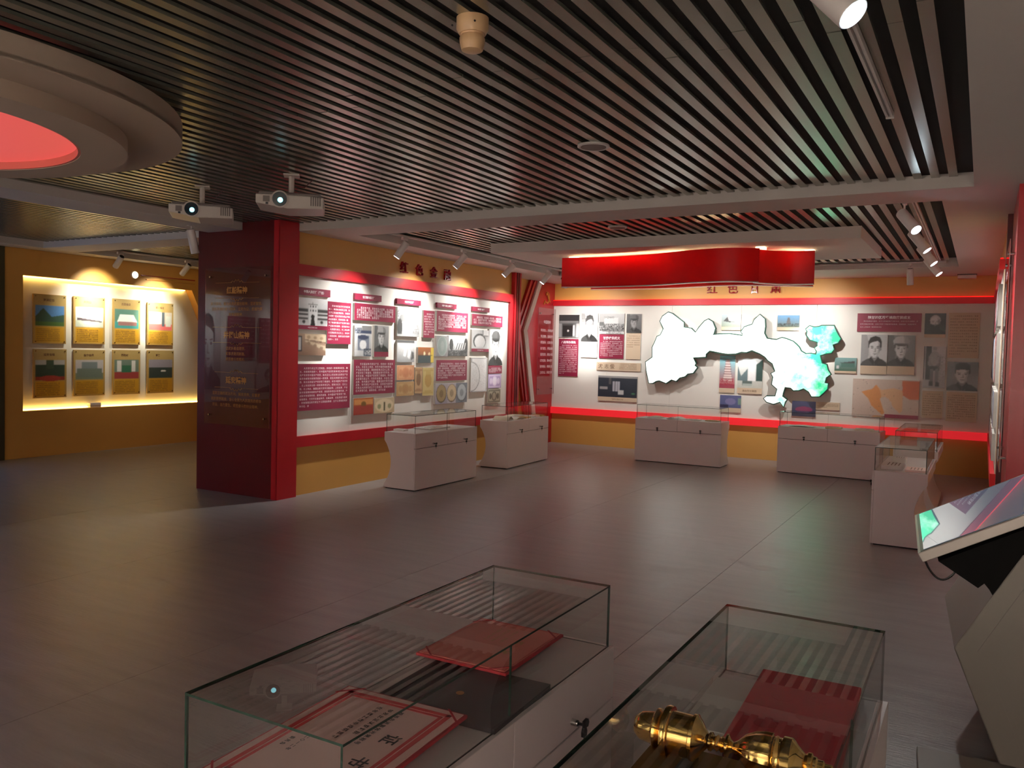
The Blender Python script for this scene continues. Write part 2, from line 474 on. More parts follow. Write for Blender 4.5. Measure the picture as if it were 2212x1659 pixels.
# ---------------------------------------------------------------- room shell
BY = 14.03      # back wall
LX = -6.72      # wall of the finance display
NX = -7.10      # niche beside it
FX = -11.85     # far wall with the lit recess
RX = 0.14       # right wall
ZC = 2.97       # soffit
ZS = 3.05       # underside of slats
def slab(name, x0, y0, z0, x1, y1, z1, m, parent=None):
    mb = MB(); mb.box(x0, y0, z0, x1, y1, z1)
    o = mb.build(name, M[m], parent)
    if not parent: struct(o)
    return o
fl = slab('floor', -12.3, -3.2, -0.12, 3.2, 14.3, -0.004, 'gap')
xs = [-12.3, -11.75, -9.72, -7.72, -5.66, -3.69, -1.72, 0.28, 2.3, 3.2]
for i in range(len(xs) - 1):
    mb = MB(); mb.box(xs[i] + 0.0015, -3.2, -0.004, xs[i + 1] - 0.0015, 14.3, 0.0)
    mb.build('vinyl_sheet', M['floor'], fl)
# ceiling soffits and beams
mb = MB()
mb.box(-0.112, -3.2, ZC, 3.2, 6.92, 3.5)
mb.box(-12.3, 6.92, ZC, 3.2, 7.45, 3.5)
mb.box(-0.34, 7.45, ZC, 3.2, 12.64, 3.5)
mb.box(-7.45, 7.45, ZC, -6.27, 12.64, 3.5)
mb.box(-12.3, 12.64, ZC, 3.2, 14.3, 3.5)
mb.box(-7.80, -3.2, ZC, -7.25, 6.92, 3.5)
mb.box(-12.3, -3.2, ZC, -11.45, 6.92, 3.5)
mb.box(-12.3, 7.45, ZC, -11.5, 12.64, 3.5)
struct(mb.build('ceiling', M['soffit']))
# slat fields: each has a black plenum board carrying its slats
def slat_field(x0, x1, y0, y1, phase, joints, sm='slat'):
    p = MB(); p.box(x0, y0, 3.076, x1, y1, 3.09)
    board = struct(p.build('ceiling', M['black']))
    n = 0; cache = {}
    k = math.ceil((phase - x1 + 0.03) / 0.116)
    while True:
        xc = phase - 0.116 * k; k += 1
        if xc - 0.029 < x0: break
        js = [y0 + 0.004] + [j[(k) % 2] for j in joints] + [y1 - 0.004]
        for a, b in zip(js[:-1], js[1:]):
            key = (round(a, 3), round(b, 3))
            dz = (0.0, 0.0016)[(k * 7 + n) % 3 == 0]
            if key not in cache:
                q = MB(); q.box(-0.029, a + 0.003, ZS, 0.029, b - 0.003, ZS + 0.016)
                o = q.build('slat', M[sm], board); cache[key] = o.data; o.location = (xc, 0, dz)
            else:
                o = bpy.data.objects.new('slat', cache[key]); COL.objects.link(o); o.parent = board; o.location = (xc, 0, dz)
            n += 1
    return board
slat_field(-7.25, -0.112, -3.2, 6.92, -0.132, [(0.51, 0.69), (3.51, 3.69)])
slat_field(-6.27, -0.34, 7.45, 12.50, -0.364, [])
slat_field(-11.45, -7.80, -3.2, 6.92, -7.86, [(2.1, 2.3)])
slat_field(-11.5, -7.45, 7.45, 12.50, -7.51, [])
slab('ceiling', -12.3, -3.2, 3.5, 3.2, 14.3, 3.56, 'black')

# back wall: ochre, white field set between two red bands
slab('wall_back', -12.3, BY, 0, 3.2, BY + 0.25, 3.5, 'yellow')
xj = [NX, -5.95, -4.75, -3.55, -2.35, -1.16, RX]
fieldroot = MB(); fieldroot.box(NX, BY - 0.006, 0.67, RX, BY - 0.0005, 2.56)
fr_ = struct(fieldroot.build('trim_1', M['gap']))
for a, b in zip(xj[:-1], xj[1:]):
    q = MB(); q.box(a + 0.001, BY - 0.022, 0.67, b - 0.001, BY - 0.006, 2.56); q.build('panel', M['white'], fr_)
struct(MB().box(NX, BY - 0.06, 2.56, RX, BY, 2.655).build('trim_2', M['redband_top']))
struct(MB().box(NX, BY - 0.052, 2.6555, RX, BY - 0.03, 2.666).build('trim_3', M['led_red']))
struct(MB().box(NX, BY - 0.06, 0.55, RX, BY, 0.67).build('trim_4', M['redband']))
# left (finance) wall
slab('wall_left', -7.40, 6.925, 0, LX, 12.0, 3.5, 'yellow')
lf = struct(MB().box(LX, 6.93, 0.677, LX + 0.004, 11.69, 2.485).build('trim_5', M['gap']))
yj = [6.93, 7.86, 8.71, 9.62, 10.52, 11.69]
for a, b in zip(yj[:-1], yj[1:]):
    MB().box(LX + 0.004, a + 0.0005, 0.677, LX + 0.012, b - 0.0005, 2.485).build('panel', M['white'], lf)
struct(MB().box(LX, 6.93, 2.485, LX + 0.05, 11.80, 2.61).build('trim_6', M['red']))
struct(MB().box(LX, 6.93, 0.555, LX + 0.05, 11.80, 0.677).build('trim_7', M['red']))
struct(MB().box(LX, 11.69, 0.677, LX + 0.05, 11.80, 2.485).build('trim_8', M['red']))
t = struct(MB().box(LX - 0.2, 11.80, 0, LX + 0.065, 12.01, ZC).build('trim_9', M['red']))
for yy in (11.86, 11.92):
    MB().box(LX + 0.065, yy, 0, LX + 0.075, yy + 0.03, ZC).build('rib', M['darkred'], t)
# niche with the chevron
slab('wall_niche', -7.40, 12.0, 0, NX, BY, 3.5, 'yellow')
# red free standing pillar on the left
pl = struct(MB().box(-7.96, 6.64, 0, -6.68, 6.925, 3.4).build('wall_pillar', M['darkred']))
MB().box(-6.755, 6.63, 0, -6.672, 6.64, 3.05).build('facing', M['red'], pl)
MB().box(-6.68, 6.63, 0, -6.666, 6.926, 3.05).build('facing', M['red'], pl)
# far wall with its recess
y0, y1, zb, zt = 6.87, 9.75, 0.67, 2.60
mb = MB()
mb.box(FX - 0.35, -3.2, 0, FX, y0, 3.5); mb.box(FX - 0.35, y0, 0, FX, 10.35, zb); mb.box(FX - 0.35, y0, zt, FX, 14.3, 3.5)
mb.box(FX - 0.35, 10.35, 0, FX, 14.3, zt)
mb.prism([(y1, zt), (10.35, zt), (10.35, 1.40)], 'x', FX - 0.35, FX)
struct(mb.build('wall_far_left', M['yellow']))
struct(MB().box(FX - 0.36, y0 - 0.1, zb - 0.1, FX - 0.15, 10.45, zt + 0.1).build('trim_10', M['white']))
struct(MB().box(FX - 0.14, y0 + 0.02, zb + 0.001, FX - 0.11, 10.30, zb + 0.012).build('trim_11', M['led_warm']))
struct(MB().box(FX - 0.14, y0 + 0.02, zt - 0.012, FX - 0.11, 9.70, zt - 0.001).build('trim_12', M['led_warm']))
struct(MB().box(FX, 6.25, 0, FX + 0.03, 6.60, ZC).build('trim_13', mat('dark olive trim', (62, 60, 46), .5)))
# right wall
slab('wall_right', RX, 8.35, 0, RX + 0.2, BY, 3.5, 'yellow')
struct(MB().box(RX - 0.012, 8.9, 0.67, RX, BY - 0.03, 2.56).build('trim_14', M['white']))
struct(MB().box(RX - 0.05, 8.9, 2.56, RX, BY - 0.06, 2.655).build('trim_15', M['redband_top']))
struct(MB().box(RX - 0.045, 8.9, 2.6555, RX - 0.02, BY - 0.06, 2.666).build('trim_16', M['led_red']))
struct(MB().box(RX - 0.05, 8.9, 0.55, RX, BY - 0.06, 0.67).build('trim_17', M['redband_top']))
struct(MB().box(RX - 0.01, 8.30, 0, RX + 0.2, 8.42, ZC).build('trim_18', M['darkred']))
pr = struct(MB().box(RX + 0.03, 6.93, 0, 0.30, 8.30, 3.4).build('wall_pillar', M['red']))
struct(MB().box(0.30, 6.96, 0, 3.2, 7.1, 3.5).build('wall_side', M['white']))
struct(MB().box(3.0, -3.2, 0, 3.2, 6.96, 3.5).build('wall_right_room', M['white']))
# the wall behind the visitor
slab('wall_rear', -12.3, -3.2, 0, 3.2, -3.0, 3.5, 'white')

# ---------------------------------------------------------------- posters
LEFT={ 'l1':(6.928,2.270,7.453,2.354), 'l2':(6.915,1.885,7.408,2.241), 'l3':(7.407,1.730,7.825,2.226), 'l4':(6.916,1.592,7.386,1.838), 'l5':(6.925,0.963,7.827,1.495), 'l6':(7.891,2.278,8.405,2.355), 'l7':(7.889,2.028,8.695,2.237), 'l8':(7.896,1.586,8.217,1.964), 'l9':(8.274,1.583,8.562,1.976), 'l10':(7.891,1.115,8.708,1.545), 'l11':(7.898,0.864,8.278,1.072), 'l12':(8.295,0.863,8.707,1.057), 'l13':(8.729,2.278,9.257,2.347), 'l14':(8.738,1.857,9.223,2.239), 'l15':(9.323,1.851,9.586,2.225), 'l16':(8.746,1.514,9.123,1.803), 'l17':(9.212,1.505,9.581,1.719), 'l18':(8.750,1.279,9.131,1.474), 'l19':(8.748,1.068,9.132,1.255), 'l20':(9.148,1.090,9.321,1.445), 'l21':(9.328,1.052,9.591,1.440), 'l22':(9.646,2.280,10.141,2.350), 'l23':(9.640,1.950,10.447,2.237), 'l24':(9.642,1.597,9.932,1.888), 'l25':(9.942,1.604,10.450,1.896), 'l26':(9.648,1.251,10.449,1.546), 'l27':(9.643,0.922,10.463,1.213), 'l28':(10.566,2.281,11.061,2.349), 'l29':(10.559,2.066,11.471,2.241), 'l30':(10.561,1.673,11.060,2.005), 'l31':(11.064,1.466,11.486,2.029), 'l32':(11.060,1.337,11.484,1.462), 'l33':(10.559,1.063,11.025,1.584), 'l34':(11.063,1.110,11.464,1.327), 'l35':(11.065,0.877,11.453,1.088),}
BACK={ 'b1':(-6.924,1.973,-6.512,2.392), 'b2':(-6.919,1.256,-6.517,1.948), 'b3':(-6.466,1.612,-6.138,2.417), 'b4':(-6.111,2.050,-5.623,2.414), 'b5':(-6.099,1.606,-5.621,2.040), 'b6':(-5.578,2.073,-5.296,2.409), 'b7':(-5.579,1.603,-5.306,2.063), 'b8':(-6.141,1.389,-5.291,1.536), 'b9':(-6.097,0.838,-5.344,1.293), 'b10':(-3.872,2.135,-3.548,2.398), 'b11':(-2.954,2.139,-2.612,2.387), 'b12':(-3.877,1.086,-3.618,1.709), 'b13':(-3.572,1.085,-3.165,1.671), 'b14':(-3.854,0.759,-3.501,1.045), 'b15':(-2.675,0.760,-2.309,1.005), 'b16':(-2.314,0.887,-1.951,1.007), 'b17':(-2.050,1.478,-1.727,1.721), 'b18':(-1.742,2.134,-0.840,2.417), 'b19':(-1.672,1.479,-1.297,2.087), 'b20':(-1.290,1.485,-0.912,2.083), 'b21':(-0.796,2.053,-0.514,2.417), 'b22':(-0.477,1.758,-0.071,2.425), 'b23':(-0.788,1.302,-0.495,1.923), 'b24':(-0.788,0.844,-0.508,1.254), 'b25':(-0.469,1.274,-0.063,1.700), 'b26':(-0.462,0.814,-0.060,1.250), 'b27':(-1.768,0.813,-0.829,1.401),}
FAR={ 'f1':(7.083,1.638,7.577,2.356), 'f2':(7.698,1.643,8.210,2.363), 'f3':(8.350,1.646,8.837,2.369), 'f4':(8.969,1.647,9.472,2.350), 'f5':(7.085,0.840,7.588,1.556), 'f6':(7.701,0.849,8.215,1.552), 'f7':(8.349,0.850,8.843,1.558), 'f8':(8.975,0.851,9.487,1.561),}
MAP=[(-4.766,2.427),(-4.7,2.404),(-4.493,2.255),(-4.49,2.17),(-4.36,2.153),(-4.276,2.081),(-4.21,2.177),(-4.121,2.28),(-4.064,2.309),(-3.994,2.269),(-3.945,2.161),(-3.965,2.078),(-3.987,2.048),(-3.862,2.061),(-3.682,2.065),(-3.482,2.039),(-3.472,2.072),(-3.506,2.105),(-3.454,2.183),(-3.324,2.228),(-3.294,2.305),(-3.211,2.386),(-3.133,2.316),(-3.124,2.196),(-3.135,2.087),(-3.089,2.0),(-3.003,1.986),(-2.929,1.981),(-2.846,2.015),(-2.771,1.994),(-2.676,1.957),(-2.622,1.91),(-2.58,1.868),(-2.546,1.805),(-2.473,1.763),(-2.391,1.77),(-2.31,1.757),(-2.301,1.81),(-2.334,1.862),(-2.294,1.895),(-2.297,1.959),(-2.41,1.995),(-2.463,2.063),(-2.456,2.127),(-2.481,2.158),(-2.428,2.208),(-2.356,2.187),(-2.286,2.196),(-2.246,2.213),(-2.066,2.215),(-2.034,2.141),(-2.002,2.079),(-1.96,2.016),(-1.997,1.953),(-2.075,1.92),(-2.052,1.847),(-2.09,1.793),(-2.169,1.781),(-2.259,1.747),(-2.224,1.621),(-2.153,1.602),(-2.129,1.518),(-2.087,1.456),(-2.155,1.401),(-2.172,1.315),(-2.122,1.307),(-2.128,1.222),(-2.176,1.166),(-2.244,1.099),(-2.356,1.094),(-2.399,1.167),(-2.483,1.217),(-2.554,1.186),(-2.637,1.178),(-2.68,1.219),(-2.775,1.226),(-2.803,1.127),(-2.811,1.072),(-2.74,1.021),(-2.766,0.987),(-2.784,0.91),(-2.84,0.984),(-2.944,0.945),(-3.052,0.973),(-3.097,1.025),(-3.055,1.06),(-2.917,1.067),(-2.889,1.188),(-2.977,1.261),(-2.96,1.381),(-2.994,1.435),(-2.931,1.47),(-2.979,1.599),(-3.055,1.651),(-3.1,1.705),(-3.188,1.758),(-3.32,1.81),(-3.406,1.775),(-3.495,1.779),(-3.582,1.748),(-3.716,1.739),(-3.829,1.754),(-4.023,1.788),(-4.09,1.725),(-4.089,1.68),(-4.308,1.663),(-4.258,1.562),(-4.276,1.527),(-4.233,1.494),(-4.299,1.401),(-4.393,1.386),(-4.438,1.338),(-4.532,1.312),(-4.59,1.252),(-4.674,1.276),(-4.769,1.21),(-4.891,1.252),(-4.952,1.238),(-5.012,1.2),(-5.074,1.198),(-5.13,1.419),(-5.147,1.56),(-5.027,1.645),(-5.033,1.82),(-4.987,1.915),(-4.953,2.008),(-4.893,2.032),(-4.836,2.149),(-4.875,2.219),(-4.906,2.276),(-4.867,2.358)]
FT = 'finance wall boards'
def L(k, label, **kw):
    return panel(kw.pop('name', 'exhibit_board'), 'left', LEFT[k], label, wallpos=LX + 0.012, seed=int(k[1:]), thick=kw.pop('thick', 0.03), group=kw.pop('group', None), **kw)
HT = 'maroon heading plates on the finance wall'
L('l1', 'maroon heading plate above the tower building photograph', name='heading_plate', face_mat='maroon', board='maroon', title='中国人民银行（雏形）', cat='sign')
L('l6', 'maroon heading plate second from the red pillar on the finance wall', name='heading_plate', face_mat='maroon', board='maroon', title='晋察冀边区银行', cat='sign')
L('l13', 'maroon heading plate third from the red pillar, over the grey group photograph', name='heading_plate', face_mat='maroon', board='maroon', title='陕甘宁边区银行', cat='sign')
L('l22', 'maroon heading plate fourth from the red pillar, with a quoted phrase', name='heading_plate', face_mat='maroon', board='maroon', title='中国“马背上的银行”', cat='sign')
L('l28', 'smallest maroon heading plate, at the right end of the finance wall', name='heading_plate', face_mat='maroon', board='maroon', title='中华苏维埃银行', cat='sign')
bld = [('g', 150, 215), ('r', 0, .05, 1, .62, 190), ('r', 0, .0, 1, .1, 200)]
for r_ in (.22, .36, .5):
    bld += [('r', .0, r_, .36, r_ + .08, 60), ('r', .66, r_, 1, r_ + .08, 60)]
bld += [('r', .0, .58, .36, .62, 90), ('r', .66, .58, 1, .62, 90), ('r', .38, .05, .64, .76, 215), ('r', .36, .76, .66, .79, 70), ('r', .5, .79, .515, .86, 60)]
for r_ in (.52, .65):
    bld += [('r', .42, r_, .45, r_ + .07, 40), ('r', .49, r_, .54, r_ + .07, 40), ('r', .58, r_, .61, r_ + .07, 40)]
bld += [('e', .22, .14, .05, .06, 50), ('e', .8, .14, .05, .06, 50), ('p', [(.43, .0), (.46, .28), (.44, .36), (.5, .42), (.57, .36), (.55, .28), (.59, .0)], 25)]
L('l2', 'grey photograph of a white building with a square tower and a statue', name='photo_board', pic=(bld, .13, 1), cap=('maroon', .13, '中国人民银行旧址'), cat='photograph')
L('l3', 'tall maroon text board to the right of the tower building photograph', face_mat='maroon', text=(11, 13))
notes = [('g', (140, 110, 92), (176, 150, 128)), ('p', [(.28, .72), (1, .62), (1, .95), (.28, .98)], (214, 192, 162)), ('p', [(.28, .62), (1, .22), (1, .44), (.28, .70)], (204, 184, 156)),
         ('p', [(.28, .72), (1, .62), (1, .57), (.28, .70)], (96, 66, 52)), ('r', .05, .2, .17, .88, (50, 50, 60)), ('r', .07, .26, .15, .82, (190, 190, 190))]
for i in range(3): notes += [('e', .40 + i * .22, .83 - i * .02, .06, .07, (176, 150, 120)), ('e', .40 + i * .22, .55 - i * .1, .06, .07, (150, 126, 104))]
L('l4', 'brown photograph of banknotes in slanted frames, below the tower building', name='photo_board', pic=(notes, 0, 1), cat='photograph')
L('l5', 'largest maroon text board, low on the finance wall next to the red pillar', face_mat='maroon', text=(12, 26), last=.2)
L('l7', 'wide maroon text board under the second heading plate', face_mat='maroon', text=(5, 20), last=.6)
news = [('g', 170, 205), ('r', .42, .82, 1, 1, 130), ('r', .02, .74, .40, .92, (60, 72, 96)), ('r', .4, .74, 1, .83, (56, 66, 92)), ('r', .2, .2, .85, .68, (120, 126, 140)), ('e', .5, .62, .3, .08, (60, 66, 90)),
        ('e', .5, .38, .2, .15, 220), ('r', .55, .02, .98, .26, (50, 60, 76)), ('r', .05, .05, .5, .2, 190), ('s', .6, .06, .95, .22, 200, .35), ('s', .05, .77, .36, .9, 210, .3)]
L('l8', 'blue-grey collage of small bank front photographs', name='photo_board', pic=(news, 0, 1), cat='photograph')
L('l9', 'grey portrait of a soldier in a peaked cap above a maroon caption, finance wall', name='photo_board', pic=(face((120, 175), 40, cap=170, coat=60), .16, 1), cap=('maroon', .16, None), cat='photograph')
L('l10', 'large maroon text board above the orange and cream banknotes', face_mat='maroon', text=(10, 20), last=.8)
def note(c1, c2, c3, portrait=True, vert=False):
    o = [('g', c1, c1), ('r', .06, .08, .94, .92, c2), ('r', .1, .14, .9, .86, c1)]
    if vert: o += [('e', .5, .55, .3, .25, c3), ('r', .3, .75, .7, .88, c2), ('r', .2, .12, .8, .2, c2)]
    else: o += [('e', .5, .5, .2, .34, c2), ('e', .5, .5, .13, .25, c3 if portrait else c1), ('e', .22, .5, .09, .22, c2), ('e', .78, .5, .09, .22, c2)]
    return o
L('l11', 'red and orange banknote print at the lower left of the finance wall', name='banknote_print', pic=([('g', (150, 50, 40), (176, 96, 50)), ('r', .04, .58, .96, .9, (206, 140, 80)), ('e', .5, .62, .13, .16, (120, 86, 40)), ('r', .05, .12, .95, .5, (160, 62, 52))], 0, 1), cat='poster')
L('l12', 'cream banknote print with green ornaments beside the red one', name='banknote_print', pic=([('g', (196, 176, 140), (202, 184, 150)), ('e', .5, .5, .44, .42, (222, 206, 172)), ('e', .25, .45, .09, .16, (150, 150, 110)), ('e', .75, .45, .09, .16, (150, 150, 110)), ('r', .46, .18, .54, .72, (80, 76, 50))], 0, 1), cat='poster')
grp = [('g', 130, 220), ('s', 0, .1, 1, .95, 100, .45), ('e', .3, .62, .2, .16, 120), ('e', .45, .3, .3, .2, 190), ('s', .2, .1, .7, .5, 215, .4), ('e', .12, .3, .12, .3, 60), ('r', .0, 0, 1, .08, 150)]
L('l14', 'bright grey group photograph under the third heading plate', name='photo_board', pic=(grp, 0, 1), cat='photograph')
L('l15', 'narrow tall maroon text board right of the group photograph', face_mat='maroon', text=(9, 8))
L('l16', 'grey photograph of paper packets with a dark strip on top', name='photo_board', pic=([('g', 150, 205), ('r', 0, .88, 1, 1, 80), ('p', [(.35, .3), (.5, .25), (.55, .55), (.42, .66)], 225), ('p', [(.58, .25), (.72, .14), (.8, .5), (.66, .6)], 220), ('p', [(.8, .1), (1, .2), (.95, .45), (.83, .52)], 90)], 0, 1), cat='photograph')
L('l17', 'orange and dark photograph of a lamp lit desk with a yellow edge', name='photo_board', pic=([('g', (70, 80, 80), (190, 110, 50)), ('r', 0, 0, .8, .46, (66, 78, 80)), ('r', .8, .05, .98, .95, (230, 200, 80)), ('e', .4, .6, .06, .12, (255, 240, 200)), ('e', .7, .58, .06, .1, (250, 220, 170)), ('r', 0, .46, .9, .5, (90, 60, 40))], 0, 1), cat='photograph')
L('l18', 'pale orange banknote print under the paper packets photograph', name='banknote_print', pic=(note((214, 158, 118), (200, 136, 96), (196, 130, 92)), 0, 1), cat='poster')
L('l19', 'tan banknote print below the pale orange one', name='banknote_print', pic=(note((196, 160, 112), (180, 140, 92), (176, 134, 86)), 0, 1), cat='poster')
L('l20', 'narrow upright brown banknote print between the tan and the yellow one', name='banknote_print', pic=(note((190, 156, 116), (160, 122, 86), (130, 96, 66), vert=True), 0, 1), cat='poster')
L('l21', 'upright yellow ochre banknote print', name='banknote_print', pic=(note((198, 178, 118), (186, 160, 96), (178, 146, 80), vert=True), 0, 1), cat='poster')
L('l23', 'maroon text board under the fourth heading plate', face_mat='maroon', text=(7, 19), last=.25)
L('l24', 'grey-green photograph of an oval seal', name='photo_board', pic=([('g', 140, 160), ('e', .5, .5, .42, .47, (176, 186, 182)), ('e', .5, .5, .38, .43, (150, 164, 160)), ('e', .5, .5, .14, .25, (165, 176, 172))], 0, 1), cat='photograph')
fl_ = [('g', 60, 235), ('r', 0, 0, 1, .3, 55), ('e', .15, .55, .1, .3, 60), ('e', .9, .4, .12, .5, 60)]
for i in range(9): fl_ += [('p', [(.3 + i * .06, .3), (.36 + i * .06, .36), (.46 + i * .055, .66), (.42 + i * .055, .66)], 70 if i % 2 else 210)]
fl_ += [('s', 0, .05, 1, .35, 150, .15)]
L('l25', 'high contrast photograph of raised spears and flags', name='photo_board', pic=(fl_, 0, 1), cat='photograph')
L('l26', 'maroon text board above the three coins', face_mat='maroon', text=(7, 20), last=.4)
coins = [('g', (150, 144, 158), (170, 164, 172)), ('r', .37, 0, .63, 1, (176, 168, 178)), ('r', .63, 0, 1, 1, (120, 124, 134))]
for cx_, c_ in ((.18, (160, 138, 96)), (.5, (196, 176, 142)), (.82, (176, 184, 190))):
    coins += [('e', cx_, .5, .155, .44, tuple(int(v * .5) for v in c_)), ('e', cx_, .52, .14, .40, c_), ('e', cx_, .5, .06, .18, tuple(int(v * .8) for v in c_))]
L('l27', 'wide photograph of three old coins', name='photo_board', pic=(coins, 0, 1), cat='photograph')
L('l29', 'short maroon text board at the right end of the finance wall', face_mat='maroon', text=(3, 19), last=.7)
L('l30', 'photograph of a cave dwelling arch with a maroon caption', name='photo_board', pic=([('g', 205, 180), ('e', .45, .4, .36, .4, 70), ('e', .47, .36, .3, .34, 220), ('r', .62, .65, .95, 1, 120), ('r', .66, .7, .95, 1, 225), ('r', 0, 0, 1, .1, 200)], .14, 1), cap=('maroon', .14, '中华苏维埃银行旧址'), cat='photograph')
L('l31', 'tall pale portrait of a person in a peaked cap at the wall end', name='photo_board', pic=(face((225, 235), 70, cap=90, coat=50, skin=235), 0, 1), cat='photograph')
L('l32', 'small maroon caption board under the tall pale portrait', face_mat='maroon', text=(4, 11), last=.6)
L('l33', 'white drawing of a fan shaped document outlined in grey', name='photo_board', pic=([('g', 225, 238), ('r', .04, .02, .96, .98, 120), ('r', .07, .035, .93, .965, 232), ('e', .05, .45, .5, .42, 130), ('e', .04, .45, .48, .40, 226), ('s', .1, .15, .9, .85, 180, .08)], 0, 1), cat='poster')
L('l34', 'violet banknote print with an oval centre', name='banknote_print', pic=(note((176, 152, 196), (222, 206, 230), (236, 226, 240)), 0, 1), cat='poster')
L('l35', 'grey-brown banknote print with three ornaments, lowest at the wall end', name='banknote_print', pic=(note((176, 168, 146), (96, 88, 76), (160, 150, 130)), 0, 1), cat='poster')

def B(k, label, **kw):
    return panel(kw.pop('name', 'exhibit_board'), 'back', BACK[k], label, wallpos=BY - 0.022, seed=100 + int(k[1:]), thick=kw.pop('thick', 0.022), **kw)
B('b1', 'dark photograph of a temple gate doorway at the left of the back wall', name='photo_board', pic=([('g', 120, 90), ('r', .0, .72, 1, 1, 55), ('r', .05, .66, .95, .72, 130), ('r', .0, .0, .14, .62, 150), ('r', .86, .0, 1, .62, 170), ('r', .18, .03, .68, .60, 40), ('r', .70, .1, .78, .55, 225), ('e', .47, .3, .04, .04, 235), ('r', .2, .52, .7, .6, 70)], 0, 1), cat='photograph')
B('b2', 'tall maroon text board under the gate photograph', face_mat='maroon', title='八路军办事处', tsize=.05, text=(16, 14), last=.3)
B('b3', 'overexposed portrait of a person in a dark gown with pale caption', name='photo_board', pic=(face((215, 235), 90, coat=70, skin=240), .36, 1), text=(5, 12), ink='letter_brown', cat='photograph').name = 'photo_board'
B('b4', 'grey crowd photograph in front of a pale building', name='photo_board', pic=([('g', 150, 190), ('r', .2, .35, .75, .8, 205), ('s', .2, .75, .6, .85, 120, .4), ('s', 0, .12, 1, .5, 40, .55), ('r', 0, 0, 1, .12, 190), ('r', 0, .4, .2, .58, 100), ('s', .1, .0, .9, .14, 60, .2)], 0, 1), cat='photograph')
B('b5', 'maroon text board under the crowd photograph', face_mat='maroon', title='甘南农民起义', tsize=.055, text=(9, 17), last=.6)
B('b6', 'dark portrait in a soft cap above a beige caption, left of the map', name='photo_board', pic=(face((90, 120), 50, cap=90, coat=70, skin=150), 0, 1), cat='photograph')
B('b7', 'beige caption board under the dark portrait, left of the map', face_mat='beige', text=(6, 12), ink='letter_brown', last=.5)
e = B('b8', 'long beige board with three large handwritten characters', face_mat='beige')
q = MB(); write(q, '沈', -.40, .125, .10, -.0245); write(q, '志', -.27, .115, .085, -.0245); write(q, '俊', -.16, .12, .095, -.0245)
for i in range(4): write(q, body(14, 60 + i), .02, .128 - i * .028, .02, -.0245, dx=1.2)
q.build('lettering', M['letter_brown'], e)
B('b9', 'dark bluish photograph of hanging scrolls over a beige strip', name='photo_board', pic=([('g', (38, 46, 58), (50, 58, 68)), ('r', 0, .9, 1, 1, 150), ('r', .38, .28, .56, .74, (170, 170, 180)), ('r', .435, .28, .445, .74, 90), ('r', .50, .28, .51, .74, 90), ('r', .52, .15, .66, .34, 190), ('r', .05, .36, .25, .48, 150), ('r', .28, .6, .34, .9, 90), ('e', .9, .2, .05, .04, (70, 120, 90))], .16, 1), cap=('beige', .16, '八路军办事处旧址'), cat='photograph')
B('b10', 'small photograph of a wedge shaped white museum, above the map', name='photo_board', pic=([('g', (150, 160, 140), (200, 216, 224)), ('p', [(.1, .45), (.35, .9), (.38, .4)], 90), ('p', [(.28, .92), (1, .85), (1, .5), (.4, .42)], 225), ('p', [(.28, .5), (.7, .42), (.4, .38)], 60)], .22, 1), cap=('beige', .22, None), cat='photograph')
B('b11', 'small photograph of a tall pointed monument against blue sky', name='photo_board', pic=([('g', (110, 120, 100), (120, 170, 214)), ('p', [(.4, .25), (.47, .8), (.55, .8), (.62, .25)], 110), ('s', 0, .1, 1, .3, 60, .5)], .22, 1), cap=('beige', .22, None), cat='photograph')
pg = [('g', (190, 90, 90), (120, 200, 210))]
for i in range(9): pg += [('r', .2 + i * .02, .2 + i * .075, .85 - i * .02, .225 + i * .075, (130, 90, 90)), ('r', .25 + i * .02, .225 + i * .075, .80 - i * .02, .275 + i * .075, (220, 200, 196))]
pg += [('r', 0, 0, 1, .14, (160, 70, 86)), ('s', .1, .1, .9, .3, (170, 40, 60), .4)]
B('b12', 'tall photograph of a white pagoda tower over red steps, under the map', name='photo_board', pic=(pg, .12, 1), cap=('beige', .12, None), cat='photograph')
B('b13', 'photograph of a white obelisk between dark trees, under the map', name='photo_board', pic=([('g', (190, 190, 180), (226, 232, 232)), ('p', [(0, .25), (0, .75), (.15, .4), (.4, .65), (.4, .25)], (100, 120, 124)), ('p', [(.75, .25), (.75, .8), (1, .98), (1, .25)], (56, 80, 76)), ('r', .42, .25, .72, .95, 238), ('r', .2, .1, .6, .24, (90, 104, 100)), ('r', .22, .08, .6, .15, (170, 180, 174))], .16, 1), cap=('beige', .16, '高台烈士陵园'), cat='photograph')
B('b14', 'small bluish photograph of a relief, below the pagoda', name='photo_board', pic=([('g', (80, 88, 130), (90, 96, 140)), ('r', 0, 0, .4, .25, (50, 50, 80)), ('e', .5, .5, .25, .25, (120, 116, 160)), ('r', .85, .3, 1, .8, (110, 140, 130))], .26, 1), cap=('beige', .26, None), cat='photograph')
B('b15', 'small dark violet photograph under the right end of the map', name='photo_board', pic=([('g', (40, 36, 70), (70, 74, 110)), ('e', .5, .45, .35, .2, (130, 50, 90))], 0, 1), cat='photograph')
B('b16', 'small low olive caption board beside the dark violet photograph', face_mat='beige', text=(3, 16), ink='letter_brown')
B('b17', 'small green photograph of a village house right of the map', name='photo_board', pic=([('g', (60, 90, 70), (130, 170, 170)), ('r', .3, .3, .9, .6, (70, 110, 100)), ('p', [(.2, .6), (.9, .75), (.9, .6)], 70), ('r', .1, .2, .2, .4, 200)], .14, 1), cap=('beige', .14, None), cat='photograph')
B('b18', 'wide maroon title board above the two young men portraits', face_mat='maroon', title='陕甘边区苏维埃政府的成立', tsize=.05, text=(3, 34), last=.4)
